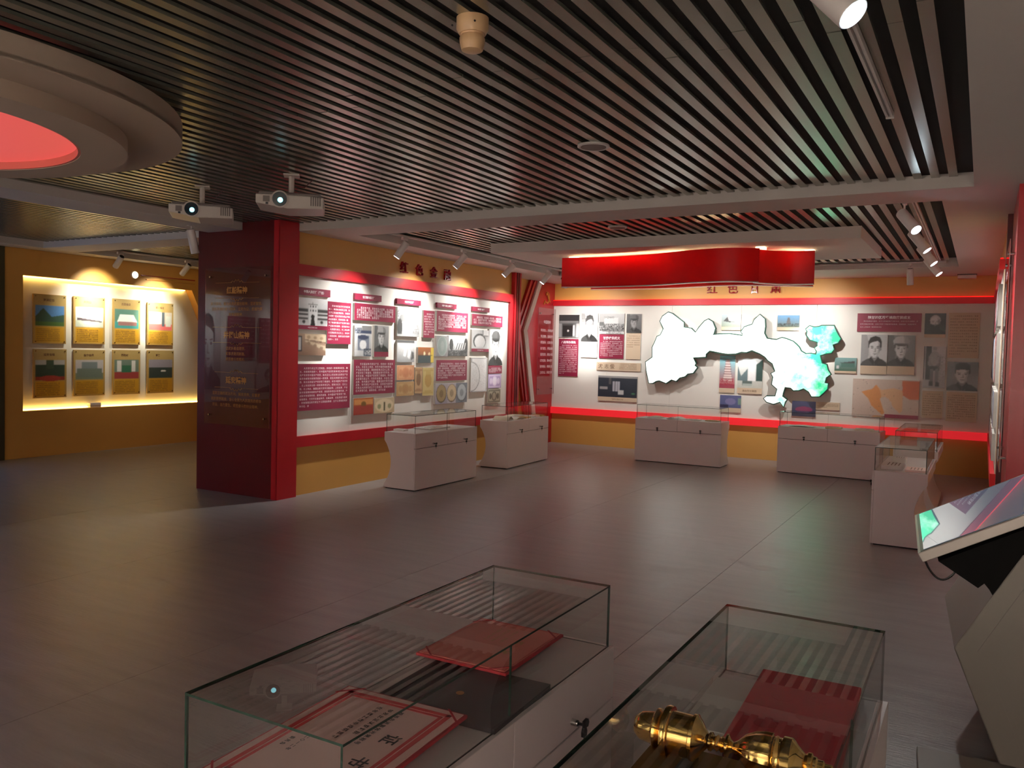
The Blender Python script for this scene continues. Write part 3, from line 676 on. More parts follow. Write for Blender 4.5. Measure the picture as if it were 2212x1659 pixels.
B('b19', 'portrait of a bushy haired young man over a beige caption', name='photo_board', pic=(face((180, 190), 30, coat=70, tx=.03), .21, 1), cap=('beige', .21, None), cat='photograph')
B('b20', 'portrait of a young man in a pale peaked cap and dark collar', name='photo_board', pic=(face((100, 130), 40, cap=185, coat=50), .21, 1), cap=('beige', .21, None), cat='photograph')
B('b21', 'portrait of a bald man with a large dark beard', name='photo_board', pic=(face((50, 60), 190, beard=True, coat=30), .14, 1), cap=('beige', .14, None), cat='photograph')
B('b22', 'tall beige text board in the upper right corner of the back wall', face_mat='beige', text=(14, 14), ink='letter_brown')
B('b23', 'photograph of a standing soldier in belted uniform', name='photo_board', pic=([('g', 170, 200), ('r', .0, .2, .36, 1, 40), ('r', .06, .2, .1, 1, 190), ('e', .5, .92, .1, .07, 190), ('r', .42, .9, .6, .97, 150), ('e', .5, .68, .25, .2, 165), ('p', [(.25, .8), (.2, .55), (.45, .45), (.5, .5), (.35, .6)], 140), ('p', [(.75, .8), (.78, .55), (.5, .42), (.48, .5), (.68, .6)], 120), ('r', .3, .42, .72, .52, 40), ('r', .3, .14, .46, .45, 110), ('r', .55, .14, .70, .45, 120), ('r', .28, .05, .46, .16, 50), ('r', .56, .04, .74, .15, 50), ('s', .6, .1, 1, .8, 130, .2)], 0, 1), cat='photograph')
B('b24', 'narrow beige text board under the standing soldier', face_mat='beige', text=(10, 11), ink='letter_brown')
B('b25', 'portrait of a man in a dark brimless cap', name='photo_board', pic=(face((150, 110), 30, hat=35, coat=80), 0, 1), cat='photograph')
B('b26', 'beige text board under the man in the dark brimless cap', face_mat='beige', text=(11, 15), ink='letter_brown')
mp_ = [('g', (200, 178, 164), (204, 184, 170)), ('p', [(.14, .66), (.3, .74), (.36, .86), (.44, .72), (.62, .78), (.76, .72), (.76, .2), (.72, .14), (.62, .3), (.55, .5), (.42, .55), (.5, .12), (.46, .1), (.3, .3), (.24, .5)], (214, 170, 130)),
       ('p', [(.14, .66), (.3, .74), (.36, .86), (.42, .7), (.5, .12), (.46, .08), (.3, .3), (.24, .5)], (208, 140, 80)), ('p', [(.74, .98), (1, .98), (1, .5), (.86, .5), (.76, .6)], (196, 96, 50)), ('p', [(.42, .5), (.5, .55), (.6, .4), (.5, .12)], (206, 184, 168))]
for i in range(18): mp_ += [('e', rng.rand(), rng.rand(), .006, .01, (110, 90, 80))]
e = B('b27', 'wide pale map poster with orange and brown provinces', name='map_board', pic=(mp_, 0, 1), cat='map')
MB().box(0.0, -0.0255, 0.0005, .4695, -.0235, .055).build('caption_strip', M['maroon'], e)

# ochre plates in the lit recess
def far_pic(k):
    base = [('g', (190, 152, 84), (176, 152, 100))]
    sky = [(90, 140, 200), (226, 232, 230), (90, 130, 120), (200, 190, 180), (180, 180, 180), (190, 186, 190), (110, 130, 120), (150, 146, 160)][k]
    gr = [(80, 110, 60), (190, 200, 190), (70, 150, 150), (220, 110, 110), (150, 60, 50), (120, 130, 110), (160, 70, 70), (60, 70, 60)][k]
    o = base + [('r', .06, .36, .94, .78, sky), ('r', .06, .36, .94, .50, gr)]
    if k == 0: o += [('p', [(.06, .55), (.3, .72), (.55, .55), (.94, .6), (.94, .45), (.06, .45)], (60, 90, 80))]
    if k == 1: o += [('p', [(.1, .56), (.9, .5), (.9, .47), (.1, .50)], (90, 80, 90))]
    if k == 2: o += [('p', [(.15, .5), (.25, .66), (.75, .66), (.88, .5)], (220, 226, 226)), ('r', .18, .42, .86, .5, (150, 110, 110))]
    if k == 3: o += [('r', .55, .45, .65, .78, (90, 100, 110)), ('r', .7, .45, .9, .7, (200, 206, 200))]
    if k == 4: o += [('r', .06, .44, .94, .68, (60, 80, 70)), ('e', .5, .40, .32, .06, (170, 70, 64)), ('r', .38, .6, .6, .78, (70, 90, 76))]
    if k == 5: o += [('r', .25, .55, .75, .74, (120, 134, 140)), ('r', .1, .4, .9, .6, (110, 124, 116))]
    if k == 6: o += [('r', .15, .52, .3, .76, 215), ('r', .68, .52, .82, .76, 215), ('r', .32, .5, .66, .66, (60, 110, 86))]
    if k == 7: o += [('r', .06, .38, .94, .6, (60, 72, 70)), ('e', .6, .52, .1, .02, 230)]
    o += [('r', .06, .03, .94, .34, (206, 156, 50))]
    return o
where = ['upper row, first from the left', 'upper row, second, under the brightest light', 'upper row, third', 'upper row, fourth and last', 'lower row, first from the left', 'lower row, second', 'lower row, third', 'lower row, fourth and last']
for k in range(8):
    e = panel('exhibit_plate', 'left', FAR['f%d' % (k + 1)], 'ochre plate in the lit recess, ' + where[k], group='ochre plates in the lit recess', wallpos=FX - 0.15, face_mat='olive', board='olive', thick=0.035, gap=0.012,
              pic=(far_pic(k), 0.005, .995, .002), seed=200 + k)
    r_ = FAR['f%d' % (k + 1)]; hw = (r_[2] - r_[0]) / 2; H_ = r_[3] - r_[1]
    q = MB(); write(q, ['南湖红船', '井冈山', '古田会议', '遵义会址', '延安宝塔', '会宁会师', '西柏坡', '南梁'][k], -.10, H_ - .06, .042, -.0375, bold=.02)
    for i in range(7): write(q, body(16, 300 + k * 9 + i), -hw * .82, H_ * .31 - i * .028, .021, -.0375, dx=1.05)
    q.build('lettering', M['letter_brown'], e)
    for sx in (-1, 1):
        for zz in (.03, H_ - .03):
            MB().lathe([(.008, -.046), (.008, -.036)], 10, 'y', (sx * (hw - .03), 0, zz)).build('stud', M['chrome'], e)

# raised titles
def title(text, wall, cs, z, s, label, wallpos, name='wall_lettering', cat='lettering', group=None, m='letter_red'):
    for i, (ch, a) in enumerate(zip(text, cs)):
        loc = (a, wallpos, z) if wall == 'back' else (wallpos, a, z)
        mb = MB(); write(mb, ch, -s / 2, s, s, 0.0, bold=1.006)
        o = mb.build(name, M[m], None, loc, (0, 0, PANEL_ROT[wall]))
        sd = o.modifiers.new('solid', 'SOLIDIFY'); sd.thickness = 0.03; sd.offset = 1
        tag(o, label % ['first', 'second', 'third', 'last'][i], cat, group)
title('红色金融', 'left', (8.90, 9.24, 9.58, 9.92), 2.675, .165, 'red raised character, %s of the four above the finance wall', LX + 0.0, group='raised red characters above the finance wall')
title('红色甘肃', 'back', (-4.06, -3.71, -3.35, -3.005), 2.74, .185, 'red raised character, %s of the four behind the red hanging banner', BY - 0.001, group='raised red characters above the back wall')

# ---------------------------------------------------------------- backlit province map
pts = MAP
mxx = (min(p[0] for p in pts) + max(p[0] for p in pts)) / 2; mz0 = min(p[1] for p in pts)
er = empty('relief_map', (mxx, BY - 0.125, mz0), 0, 'large backlit province shaped map, painted glare-white at left and green at right, on the back wall', 'map')
loc_pts = [(p[0] - mxx, p[1] - mz0) for p in pts]
n_ = len(loc_pts); ar = sum(loc_pts[i][0] * loc_pts[(i + 1) % n_][1] - loc_pts[(i + 1) % n_][0] * loc_pts[i][1] for i in range(n_))
sg = 1 if ar > 0 else -1
outp = []
for i in range(n_):
    a = Vector(loc_pts[i - 1]); b = Vector(loc_pts[(i + 1) % n_]); d = (b - a).normalized()
    outp.append((loc_pts[i][0] + sg * d.y * .018, loc_pts[i][1] - sg * d.x * .018))
MB().prism(outp, 'y', 0.0, -0.045).build('backing', mat('dark green map rim', (22, 66, 54), .4), er)
mm, nn, ll, bb = nodes('backlit terrain print with glare')
tc = nn.new('ShaderNodeTexCoord'); nz = nn.new('ShaderNodeTexNoise'); nz.inputs['Scale'].default_value = 4.5; nz.inputs['Detail'].default_value = 9; nz.inputs['Roughness'].default_value = .62
ll.new(tc.outputs['Object'], nz.inputs['Vector'])
sp = nn.new('ShaderNodeSeparateXYZ'); ll.new(tc.outputs['Object'], sp.inputs[0])
mr = nn.new('ShaderNodeMapRange'); mr.inputs['From Min'].default_value = .1; mr.inputs['From Max'].default_value = 1.55; mr.inputs['To Min'].default_value = -.35; mr.inputs['To Max'].default_value = .24  # left end runs to white: spotlight glare painted into the terrain colour
ll.new(sp.outputs[0], mr.inputs[0])
ad = nn.new('ShaderNodeMath'); ll.new(nz.outputs['Fac'], ad.inputs[0]); ll.new(mr.outputs[0], ad.inputs[1])
rp = nn.new('ShaderNodeValToRGB'); rp.color_ramp.elements[0].position = .42; rp.color_ramp.elements[0].color = s2l((250, 255, 250)); rp.color_ramp.elements[1].position = .72; rp.color_ramp.elements[1].color = s2l((40, 190, 130))
el = rp.color_ramp.elements.new(.53); el.color = s2l((170, 240, 210))
ll.new(ad.outputs[0], rp.inputs[0]); ll.new(rp.outputs[0], bb.inputs['Base Color']); ll.new(rp.outputs[0], bb.inputs['Emission Color']); bb.inputs['Emission Strength'].default_value = .6
MB().prism(loc_pts, 'y', -0.0455, -0.055).build('map_face', mm, er)
for (x_, z_) in ((-1.2, .8), (-.4, 1.0), (1.05, .5)):
    MB().lathe([(.03, -.001), (.03, .102)], 10, 'y', (x_, 0, z_)).build('standoff', M['chrome'], er)

# ---------------------------------------------------------------- luminous ring in the ceiling
def ring_drum(name, c, r_out, r_in, z0, z1, m, parent=None, seg=96):
    mb = MB(); i = 0; v = []; f = []
    for k in range(seg):
        a = 2 * PI * k / seg; ca, sa = math.cos(a), math.sin(a)
        v += [(c[0] + r_out * ca, c[1] + r_out * sa, z0), (c[0] + r_in * ca, c[1] + r_in * sa, z0),
              (c[0] + r_in * ca, c[1] + r_in * sa, z1), (c[0] + r_out * ca, c[1] + r_out * sa, z1)]
    for k in range(seg):
        a = 4 * k; b = 4 * ((k + 1) % seg)
        for j in range(4):
            f.append((a + j, b + j, b + (j + 1) % 4, a + (j + 1) % 4))
    mb.v = v; mb.f = [tuple(reversed(q)) for q in f]; mb.mi = [0] * len(f)
    return mb.build(name, m, parent, smooth=True)
rt = empty('ceiling_ring', (-5.25, 2.17, 2.80), 0, 'round stepped plaster ring with a glowing red disc, under the slats at upper left', 'ceiling lamp')
ring_drum('outer_drum', (0, 0), 1.60, 1.30, 0.09, 0.198, M['ringpaint'], rt)
for k in range(6):
    a_ = k * PI / 3 + .3
    MB().tube([(1.42 * math.cos(a_), 1.42 * math.sin(a_), .19), (1.42 * math.cos(a_), 1.42 * math.sin(a_), .25)], .01).build('hanger', M['grille'], rt)
ring_drum('drum_floor', (0, 0), 1.60, 1.06, 0.085, 0.11, M['ringpaint'], rt)
ring_drum('inner_drum', (0, 0), 1.30, 1.05, 0.0, 0.09, M['ringpaint'], rt)
ring_drum('red_lip', (0, 0), 1.06, 1.035, 0.004, 0.06, mat('pink lit lip', (214, 120, 110), .6), rt)
MB().lathe([(1.045, 0.05), (1.045, 0.07)], 64).build('luminous_disc', M['redglow'], rt)

# hanging white slab with the wavy red banner
sl = empty('ceiling_slab', (-3.30, 10.05, 2.93), 0, 'long white slab hung under the slats above the red banner', 'ceiling panel')
MB().box(-2.20, -0.95, 0, 2.17, 0.95, 0.12).build('panel', M['soffit'], sl)
bn = empty('banner_lamp', (-3.3, 9.7, 2.53), 0, 'wavy red banner shaped light box hanging under the white ceiling slab', 'hanging banner')
def ribbon(ctrl, n, y_off=0.0):
    pts = []
    m_ = len(ctrl)
    for s in range(n + 1):
        t_ = s / n * (m_ - 1); i = min(int(t_), m_ - 2); u = t_ - i
        p0 = ctrl[max(i - 1, 0)]; p1 = ctrl[i]; p2 = ctrl[i + 1]; p3 = ctrl[min(i + 2, m_ - 1)]
        q = [0.5 * ((2 * p1[k]) + (-p0[k] + p2[k]) * u + (2 * p0[k] - 5 * p1[k] + 4 * p2[k] - p3[k]) * u * u + (-p0[k] + 3 * p1[k] - 3 * p2[k] + p3[k]) * u ** 3) for k in (0, 1)]
        pts.append((q[0] + 3.3, q[1] - 9.7 + y_off))
    return pts
def ribbon_mesh(pts, th, z0, z1, name, m, parent):
    mb = MB(); n = len(pts)
    for i, p in enumerate(pts):
        a = Vector(pts[max(i - 1, 0)]); b = Vector(pts[min(i + 1, n - 1)]); d = (b - a).normalized()
        nx_, ny_ = d.y * th / 2, -d.x * th / 2
        mb.v += [(p[0] + nx_, p[1] + ny_, z0), (p[0] - nx_, p[1] - ny_, z0), (p[0] - nx_, p[1] - ny_, z1), (p[0] + nx_, p[1] + ny_, z1)]
    for i in range(n - 1):
        for j in range(4):
            a = 4 * i; b = a + 4
            mb.f.append((a + j, b + j, b + (j + 1) % 4, a + (j + 1) % 4)); mb.mi.append(0)
    mb.f += [(0, 1, 2, 3), (4 * (n - 1) + 3, 4 * (n - 1) + 2, 4 * (n - 1) + 1, 4 * (n - 1))]; mb.mi += [0, 0]
    return mb.build(name, m, parent, smooth=True)
r1 = ribbon([(-4.72, 9.58), (-4.1, 9.62), (-3.5, 9.52), (-2.9, 9.27), (-2.5, 9.22), (-2.20, 9.36)], 30)
r2 = ribbon([(-2.26, 9.42), (-2.1, 9.62), (-1.9, 9.74), (-1.68, 9.74)], 12)
r3 = ribbon([(-4.50, 10.00), (-3.9, 10.06), (-3.3, 9.95), (-2.7, 9.74), (-2.2, 9.82), (-1.75, 10.08)], 30)
for nm, rr in (('ribbon', r1), ('ribbon', r2), ('ribbon', r3)):
    rb = ribbon_mesh(rr, 0.02, 0.0, 0.365, nm, M['banner'], bn)
    ribbon_mesh(rr, 0.034, -0.012, 0.0, 'edge_trim', M['trim'], rb)
def led_tube(p0, p1, m, parent, r=.012):
    return MB().tube([p0, p1], r).build('led_tube', m, parent)
warm = emit('banner led tube', (255, 226, 170), 16.0)
led_tube((-1.35, .08, .33), (.2, -.12, .33), warm, bn); led_tube((.3, -.1, .33), (1.5, .25, .33), warm, bn)
for p_ in ((-1.36, .10), (1.08, -.18), (1.53, .24)):
    MB().box(p_[0] - .05, p_[1] - .05, .37, p_[0] + .05, p_[1] + .05, .398).build('spill_glow', emit('light spill glow', (255, 236, 190), 1.6), bn)  # glowing boxes stand in for tube light spilling onto the slab

# small ceiling fittings
sd = empty('smoke_detector', (-1.87, 2.91, ZS - .10), 0, 'cream smoke detector hanging below the slats, upper middle', 'smoke detector')
MB().lathe([(.066, .10), (.066, .055), (.055, .035), (.048, .035)], 28).build('base', M['cream'], sd, smooth=True)
MB().lathe([(.048, .036), (.046, .03), (.052, .018), (.05, -.005), (.043, -.03), (.03, -.035)], 28, fn=lambda a, t: 1 + .02 * math.cos(a * 10)).build('dome', M['cream'], sd, smooth=True)
for a_ in (2.6, 5.6): MB().lathe([(.004, 0), (.004, .004)], 8, 'y', (.066 * math.cos(a_), .066 * math.sin(a_) * 0 - .066, .06)).build('screw', M['gap'], sd)
def speaker(x, y, r, label):
    s = empty('ceiling_speaker', (x, y, ZS - .016), 0, label, 'speaker')
    MB().lathe([(r * .98, .016), (r, .006), (r * .9, 0), (r * .8, .004)], 40).build('rim', M['lampwhite'], s, smooth=True)
    MB().lathe([(r * .79, .004), (r * .78, .0015)], 40).build('grille', M['grille'], s)
speaker(-2.27, 5.02, .105, 'round white ceiling speaker in the front slat field')
speaker(-3.46, 8.33, .105, 'round white ceiling speaker in the slat field behind the beam')
ex = empty('ceiling_box', (-.26, 13.80, 2.91), 0, 'flat white box under the soffit in the back right corner', 'junction box')
MB().box(-.12, -.08, 0, .12, .08, .045).build('box', M['lampwhite'], ex, bevel=.006)
MB().box(-.125, -.085, .045, .125, .085, .06).build('mount', M['grille'], ex)

# ---------------------------------------------------------------- track lights
def look(o, d):
    o.rotation_mode = 'QUATERNION'; o.rotation_quaternion = Vector(d).to_track_quat('-Z', 'Y')
def track_head(x, y, zt, target, label, group, power, cone=96, blend=1.0, col=(1, .98, .94), lens='lens', drop=.10, length=.17, r=.043, radius=.03, lit=True, beam=2.2):
    e = empty('track_spotlight', (x, y, zt), 0, label, 'spotlight', group)
    piv = Vector((0, 0, -drop))
    d = (Vector(target) - (Vector((x, y, zt)) + piv)).normalized()
    MB().box(-.017, -.05, -.035, .017, .05, .0).build('adapter', M['lampwhite'], e, bevel=.004)
    MB().tube([(0, 0, -.03), tuple(piv)], .008).build('stem', M['lampwhite'], e)
    body = MB().lathe([(r * .82, .05), (r * .98, .045), (r, .03), (r, -length + .004), (r * .96, -length)], 26).build('lamp_head', [M['lampwhite'], M['blackplastic']], e, smooth=True)
    body.location = piv; look(body, d)
    cp = MB().lathe([(r * .78, .052), (r * .78, .0505)], 20).build('heat_sink', M['gap'], body)
    ln = MB().lathe([(r * .86, -length - .0015), (r * .86, -length - .0005)], 24).build('lens', M[lens], body)
    if lit:
        ld = bpy.data.lights.new('spot', 'SPOT'); ld.energy = power; ld.spot_size = R(cone); ld.spot_blend = blend; ld.color = col; ld.shadow_soft_size = radius
        lo = bpy.data.objects.new('spot', ld); COL.objects.link(lo); lo.parent = e
        lo.location = piv + d * (length + .012); look(lo, d)
        if beam:
            l2 = bpy.data.lights.new('spot', 'SPOT'); l2.energy = power * beam; l2.spot_size = R(36); l2.spot_blend = 1.0; l2.color = col; l2.shadow_soft_size = radius
            o2 = bpy.data.objects.new('spot', l2); COL.objects.link(o2); o2.parent = e; o2.location = lo.location; look(o2, d)
    return e
def track(x0, y0, x1, y1, z, label):
    t_ = empty('light_track', ((x0 + x1) / 2, (y0 + y1) / 2, z), math.atan2(y1 - y0, x1 - x0), label, 'light track')
    ln = math.hypot(x1 - x0, y1 - y0) / 2
    mb = MB(); mb.box(-ln, -.018, 0, ln, -.006, .03); mb.box(-ln, .006, 0, ln, .018, .03); mb.box(-ln, -.018, .022, ln, .018, .03)
    mb.build('rail', M['lampwhite'], t_)
    for s in (-1, 1): MB().box(s * ln - .012, -.02, -.002, s * ln + .012, .02, .031).build('end_cap', M['lampwhite'], t_)
ZT = 3.018
track(-6.05, 7.75, -6.05, 12.35, ZT, 'white light track along the finance wall')
GL = 'spotlights on the finance wall track'
for (y_, t_, nth) in ((8.03, (7.62, 1.72), 'nearest the red pillar'), (9.32, (8.98, 2.0), 'second from the red pillar'), (10.62, (10.22, 2.08), 'third from the red pillar'), (11.80, (11.36, 1.88), 'nearest the red banner')):
    track_head(-6.05, y_, ZT, (LX, t_[0], t_[1]), 'white cylinder spotlight on the finance wall track, ' + nth, GL, P_LEFT, lens='lens_dim')
track(-.56, -1.0, -.50, 5.0, ZT, 'white light track in the front slat field at the upper right')
track_head(-.52, 2.86, ZT, (.95, 2.35, 1.2), 'nearest white spotlight, its lit lens facing the room at the top right', None, 12, cone=60, length=.19, r=.052)
track(-.56, 7.6, -.56, 12.2, ZT, 'white light track in the back slat field near the right wall')
for (y_, nth) in ((7.35, 'nearest, with a blazing lens'), (8.55, 'second'), (9.75, 'third'), (10.95, 'farthest')):
    track_head(-.62, y_ + .25, ZT, (RX, y_ + .1 if y_ > 8 else 6.9, 1.9), 'white spotlight on the right wall track, ' + nth, 'spotlights on the right wall track', P_RIGHT, lens='lens' if y_ < 8 else 'lens_dim', length=.19, r=.046, drop=.13)
track(-6.1, 12.55, -.5, 12.55, ZT, 'white light track along the back wall')
BG = 'spotlights on the back wall track'
for (x_, tg, pw, cn, nth) in ((-6.15, (-6.33, 1.85), P_BACK, 110, 'behind the left part of the red banner'), (-4.75, (-4.62, 1.85), P_MAP, 120, 'aimed at the left of the map'),
                              (-3.7, (-3.55, 1.9), P_MAP * .8, 120, 'aimed at the middle of the map'), (-2.23, (-2.55, 1.75), P_BACK * 1.0, 110, 'just right of the red banner')):
    track_head(x_, 12.55, ZT, (tg[0], BY, tg[1]), 'white spotlight on the back wall track, ' + nth, BG, pw, cone=cn, lens='lens_dim', drop=.12)
track_head(-.92, 12.55, ZT, (-.86, 12.9, 1.0), 'unlit white spotlight pointing down in front of the bearded portrait', BG, 0, lens='grille', drop=.12, lit=False)
track(-11.2, 7.6, -11.2, 12.3, ZT, 'white light track in front of the lit recess')
for (y_, tz, nth) in ((7.93, (7.98, 2.22), 'left'), (9.13, (9.0, 2.10), 'right')):
    track_head(-11.2, y_, ZT, (FX - .15, tz[0], tz[1]), 'white spotlight over the lit recess, %s one' % nth, 'spotlights over the lit recess', P_FAR, cone=90, col=(1, .93, .72), lens='lens_dim')
track_head(-7.55, 6.2, ZC + .03, (-7.42, 6.6, 1.0), 'white spotlight hanging in front of the dark red pillar', None, 0, lens='grille', lit=False, length=.21, r=.045, drop=.12)

# ---------------------------------------------------------------- projectors
def projector(loc, rz, s, label, seed):
    e = empty('projector', loc, rz, label, 'projector', 'ceiling projectors')
    hw, hd, h = .255, .19, .115
    pts_ = [(-hw, -.02), (hw, -.02), (hw, h), (-hw, h)]
    mb = MB()
    # hull with a chamfered underside
    mb.prism([(-hw, .035), (-.02, 0), (hw, .012), (hw, h * .86), (hw * .55, h * .92), (-hw, h * .9)], 'y', -hd, hd)
    body_ = mb.build('housing', M['projector'], e, bevel=.008)
    MB().box(-hw + .02, -hd + .02, h * .88, hw - .02, hd - .02, h * 1.12).build('top_cover', M['grille'], e, bevel=.012)
    MB().lathe([(.066, -hd - .012), (.066, -hd + .01)], 30, 'y', (-.075, 0, .068)).build('lens_ring', M['projector'], e, smooth=True)
    lz = MB().lathe([(.055, -hd - .014), (.055, -hd - .010)], 30, 'y', (-.075, 0, .068)).build('lens_tube', mat('dark blue lens tube', (8, 26, 38), .2), e)
    MB().lathe([(.020, -hd - .018), (.019, -hd - .014)], 20, 'y', (-.070, 0, .060)).build('lit_lens', emit('projector light', (140, 228, 240), 2.0), lz)
    MB().box(-.2, -hd - .002, .045, -.15, -hd + .001, .09).build('front_grille', M['grille'], e)
    MB().box(-.18, -hd - .003, .026, -.16, -hd + .001, .042).build('sensor', M['blackplastic'], e)
    for i in range(5): MB().box(.155 + i * .017, -hd - .003, .03, .165 + i * .017, -hd + .001, .1).build('vent_slot', M['grille'], e)
    MB().tube([(0, 0, h), (0, 0, ZS - loc[2])], .022).build('mount_pole', M['projector'], e)
    MB().box(-.06, -.06, ZS - loc[2] - .012, .06, .06, ZS - loc[2]).build('mount_plate', M['projector'], e)
    for sx, sy in ((-1, -1), (1, -1), (1, 1), (-1, 1)):
        MB().tube([(0, 0, h + .03), (sx * .11, sy * .08, h * 1.02)], .006).build('mount_arm', M['grille'], e)
    MB().tube([(.02, 0, h + .10), (.10, .02, h + .09), (.16, .1, ZS - loc[2] - .01)], .004).build('cable', M['darkred'], e)
    return e
projector((-4.84, 4.93, 2.755), R(41), 1, 'white ceiling projector with a lit cyan lens, right one above the red pillar', 1)
projector((-5.93, 4.98, 2.755), R(47), 1, 'white ceiling projector with a lit cyan lens, left one nearer the recess', 2)

# ---------------------------------------------------------------- niche decor: chevron, column face and emblem
ch = empty('chevron_decor', (NX + .0006, 13.0, 0), PI / 2, 'red and white angular chevron in the niche beside the finance wall', 'wall decoration')
def ystrip(edge, wd, x0_, x1_, m, name, parent):
    """edge: (y, z) polyline, band of horizontal width wd; local x = world y - 13, local -y = outwards"""
    for (a, b) in zip(edge[:-1], edge[1:]):
        MB().prism([(a[0] - 13, a[1]), (a[0] - 13 + wd, a[1]), (b[0] - 13 + wd, b[1]), (b[0] - 13, b[1])], 'y', -x0_, -x1_).build(name, M[m], parent)
ch_e = [(13.33, 2.968), (12.79, 2.065), (13.33, 0.0)]
# red panel right of the chevron, up to the corner
MB().prism([(13.08 - 13, 2.968), (BY - .002 - 13, 2.968), (BY - .002 - 13, 0), (13.12 - 13, 0), (12.55 - 13, 2.065)], 'y', 0, -.05).build('red_panel', M['red'], ch)
ystrip(ch_e, .135, .05, .085, 'white', 'white_strip', ch)
ystrip([(13.19, 2.968), (12.64, 2.065), (13.17, 0.0)], .06, .05, .07, 'red', 'red_strip', ch)
ystrip([(12.44, 1.5), (12.72, 0.0)], .07, .0, .05, 'red', 'red_strip', ch)
ystrip([(12.30, 1.7), (12.58, 0.0)], .06, .0, .04, 'red', 'red_strip', ch)
# emblem
em = empty('wall_emblem', (NX + .05, 13.70, 2.56), PI / 2, 'gold hammer and sickle emblem on the red panel above the acrylic plaque', 'emblem')
mb = MB(); arc = []
for i in range(25):
    a = R(-150 + i * 255 / 24); arc.append((a, .013 + .02 * math.sin(PI * min(1, i / 20))))
outer = [(.10 * math.cos(a), .13 + .11 * math.sin(a)) for a, t_ in arc]; inner = [((.10 - t_ * 1.1) * math.cos(a), .13 + (.11 - t_ * 1.1) * math.sin(a)) for a, t_ in arc]
for i in range(24):
    mb.prism([outer[i], outer[i + 1], inner[i + 1], inner[i]], 'y', 0, -.018)
mb.prism([(-.075, .075), (-.10, .05), (-.125, .01), (-.11, 0), (-.085, .03), (-.062, .065)], 'y', 0, -.018)
mb.build('sickle', M['gold_letter'], em)
MB().prism([(-.065, .20), (-.02, .235), (.0, .21), (.11, .06), (.09, .045), (-.02, .185), (-.045, .165)], 'y', -.006, -.026).build('hammer', M['gold_letter'], em)

# acrylic plaques
def plaque(loc, rz, W, H, label, items, flourish=True, mcol='gold_letter'):
    e = empty('acrylic_plaque', loc, rz, label, 'plaque')
    MB().box(-W / 2, -.040, 0, W / 2, -.034, H, 0, mf={'f': 0, 'k': 0, 'l': 1, 'r': 1, 't': 1, 'b': 1}).build('acrylic_sheet', [M['acrylic'], mat('acrylic edge', (150, 90, 90), .2)], e)
    mb = MB()
    for (tx, zz, s, bold) in items:
        ww = twidth(tx, s)
        write(mb, tx, -ww / 2, zz, s, -.0425, bold=.03 if bold else .0)
        if bold and flourish:
            for q in (zz + .045, zz - s - .045):
                up = 1 if q > zz else -1
                mb.box(-ww / 2 - .18, -.0425, q - .0015, -.08, -.0415, q + .0015); mb.box(.08, -.0425, q - .0015, ww / 2 + .18, -.0415, q + .0015)
                cv = [(-.1, q), (-.07, q + .02 * up), (-.045, q + .005 * up), (-.02, q + .035 * up), (0, q + .015 * up), (.02, q + .035 * up), (.045, q + .005 * up), (.07, q + .02 * up), (.1, q)]
                mb.tube([(a, -.042, b) for a, b in cv], .0035, 5)
    mb.build('lettering', M[mcol], e)
    for sx in (-1, 1):
        for z_ in (.10, H - .10):
            MB().lathe([(.011, -.048), (.011, -.0005)], 12, 'y', (sx * (W / 2 - .08), 0, z_)).build('standoff', M['chrome'], e)
    return e
plaque((-7.28, 6.64, .785), 0, 1.03, 1.77, 'tall clear acrylic plaque with gold headings on the dark red pillar',
       [('红船精神', 1.555, .082, True), ('开天辟地、敢为人先的首创精神，坚定理想、', 1.385, .042, False), ('百折不挠的奋斗精神，立党为公、忠诚为民', 1.325, .042, False), ('的奉献精神。', 1.265, .042, False),
        ('井冈山精神', 1.055, .082, True), ('坚定执着追理想，', .885, .042, False), ('实事求是闯新路，', .825, .042, False), ('艰苦奋斗攻难关。', .765, .042, False),
        ('延安精神', .548, .082, True), ('坚定正确的政治方向，解放思想、实事求', .375, .042, False), ('是的思想路线，全心全意为人民服务的根本', .310, .042, False), ('宗旨，自力更生、艰苦奋斗的创业精神。', .245, .042, False)])
plaque((NX + .0525, 13.66, .915), PI / 2, .68, 1.58, 'clear acrylic plaque with pale text on the red panel in the back left corner',
       [('中国精神', 1.36, .07, False), ('不忘初心，方得始终', 1.20, .055, False), ('牢记使命，砥砺前行', 1.09, .055, False), ('艰苦奋斗，实事求是', .98, .055, False), ('自力更生，开拓创新', .87, .055, False), ('坚定信念，顾全大局', .76, .055, False), ('红色金融，薪火相传', .65, .055, False), ('服务群众，奉献社会', .54, .055, False), ('立党为公，执政为民', .43, .055, False)], flourish=False, mcol='letter_white')
q_ = empty('acrylic_plaque', (RX + .0294, 7.55, .9), -PI / 2, 'clear acrylic plaque seen edge on at the far right pillar', 'plaque')
MB().box(-.5, -.040, 0, .5, -.034, 1.7, 0, mf={'l': 1, 'r': 1, 't': 1, 'b': 1}).build('acrylic_sheet', [M['acrylic'], M['edge']], q_)
mb = MB()
for i in range(9): write(mb, body(9, 900 + i), -.38, 1.5 - i * .15, .075, -.0425)
mb.build('lettering', M['letter_white'], q_)
for sx in (-1, 1):
    for z_ in (.1, 1.6): MB().lathe([(.011, -.048), (.011, 0)], 12, 'y', (sx * .42, 0, z_)).build('standoff', M['chrome'], q_)

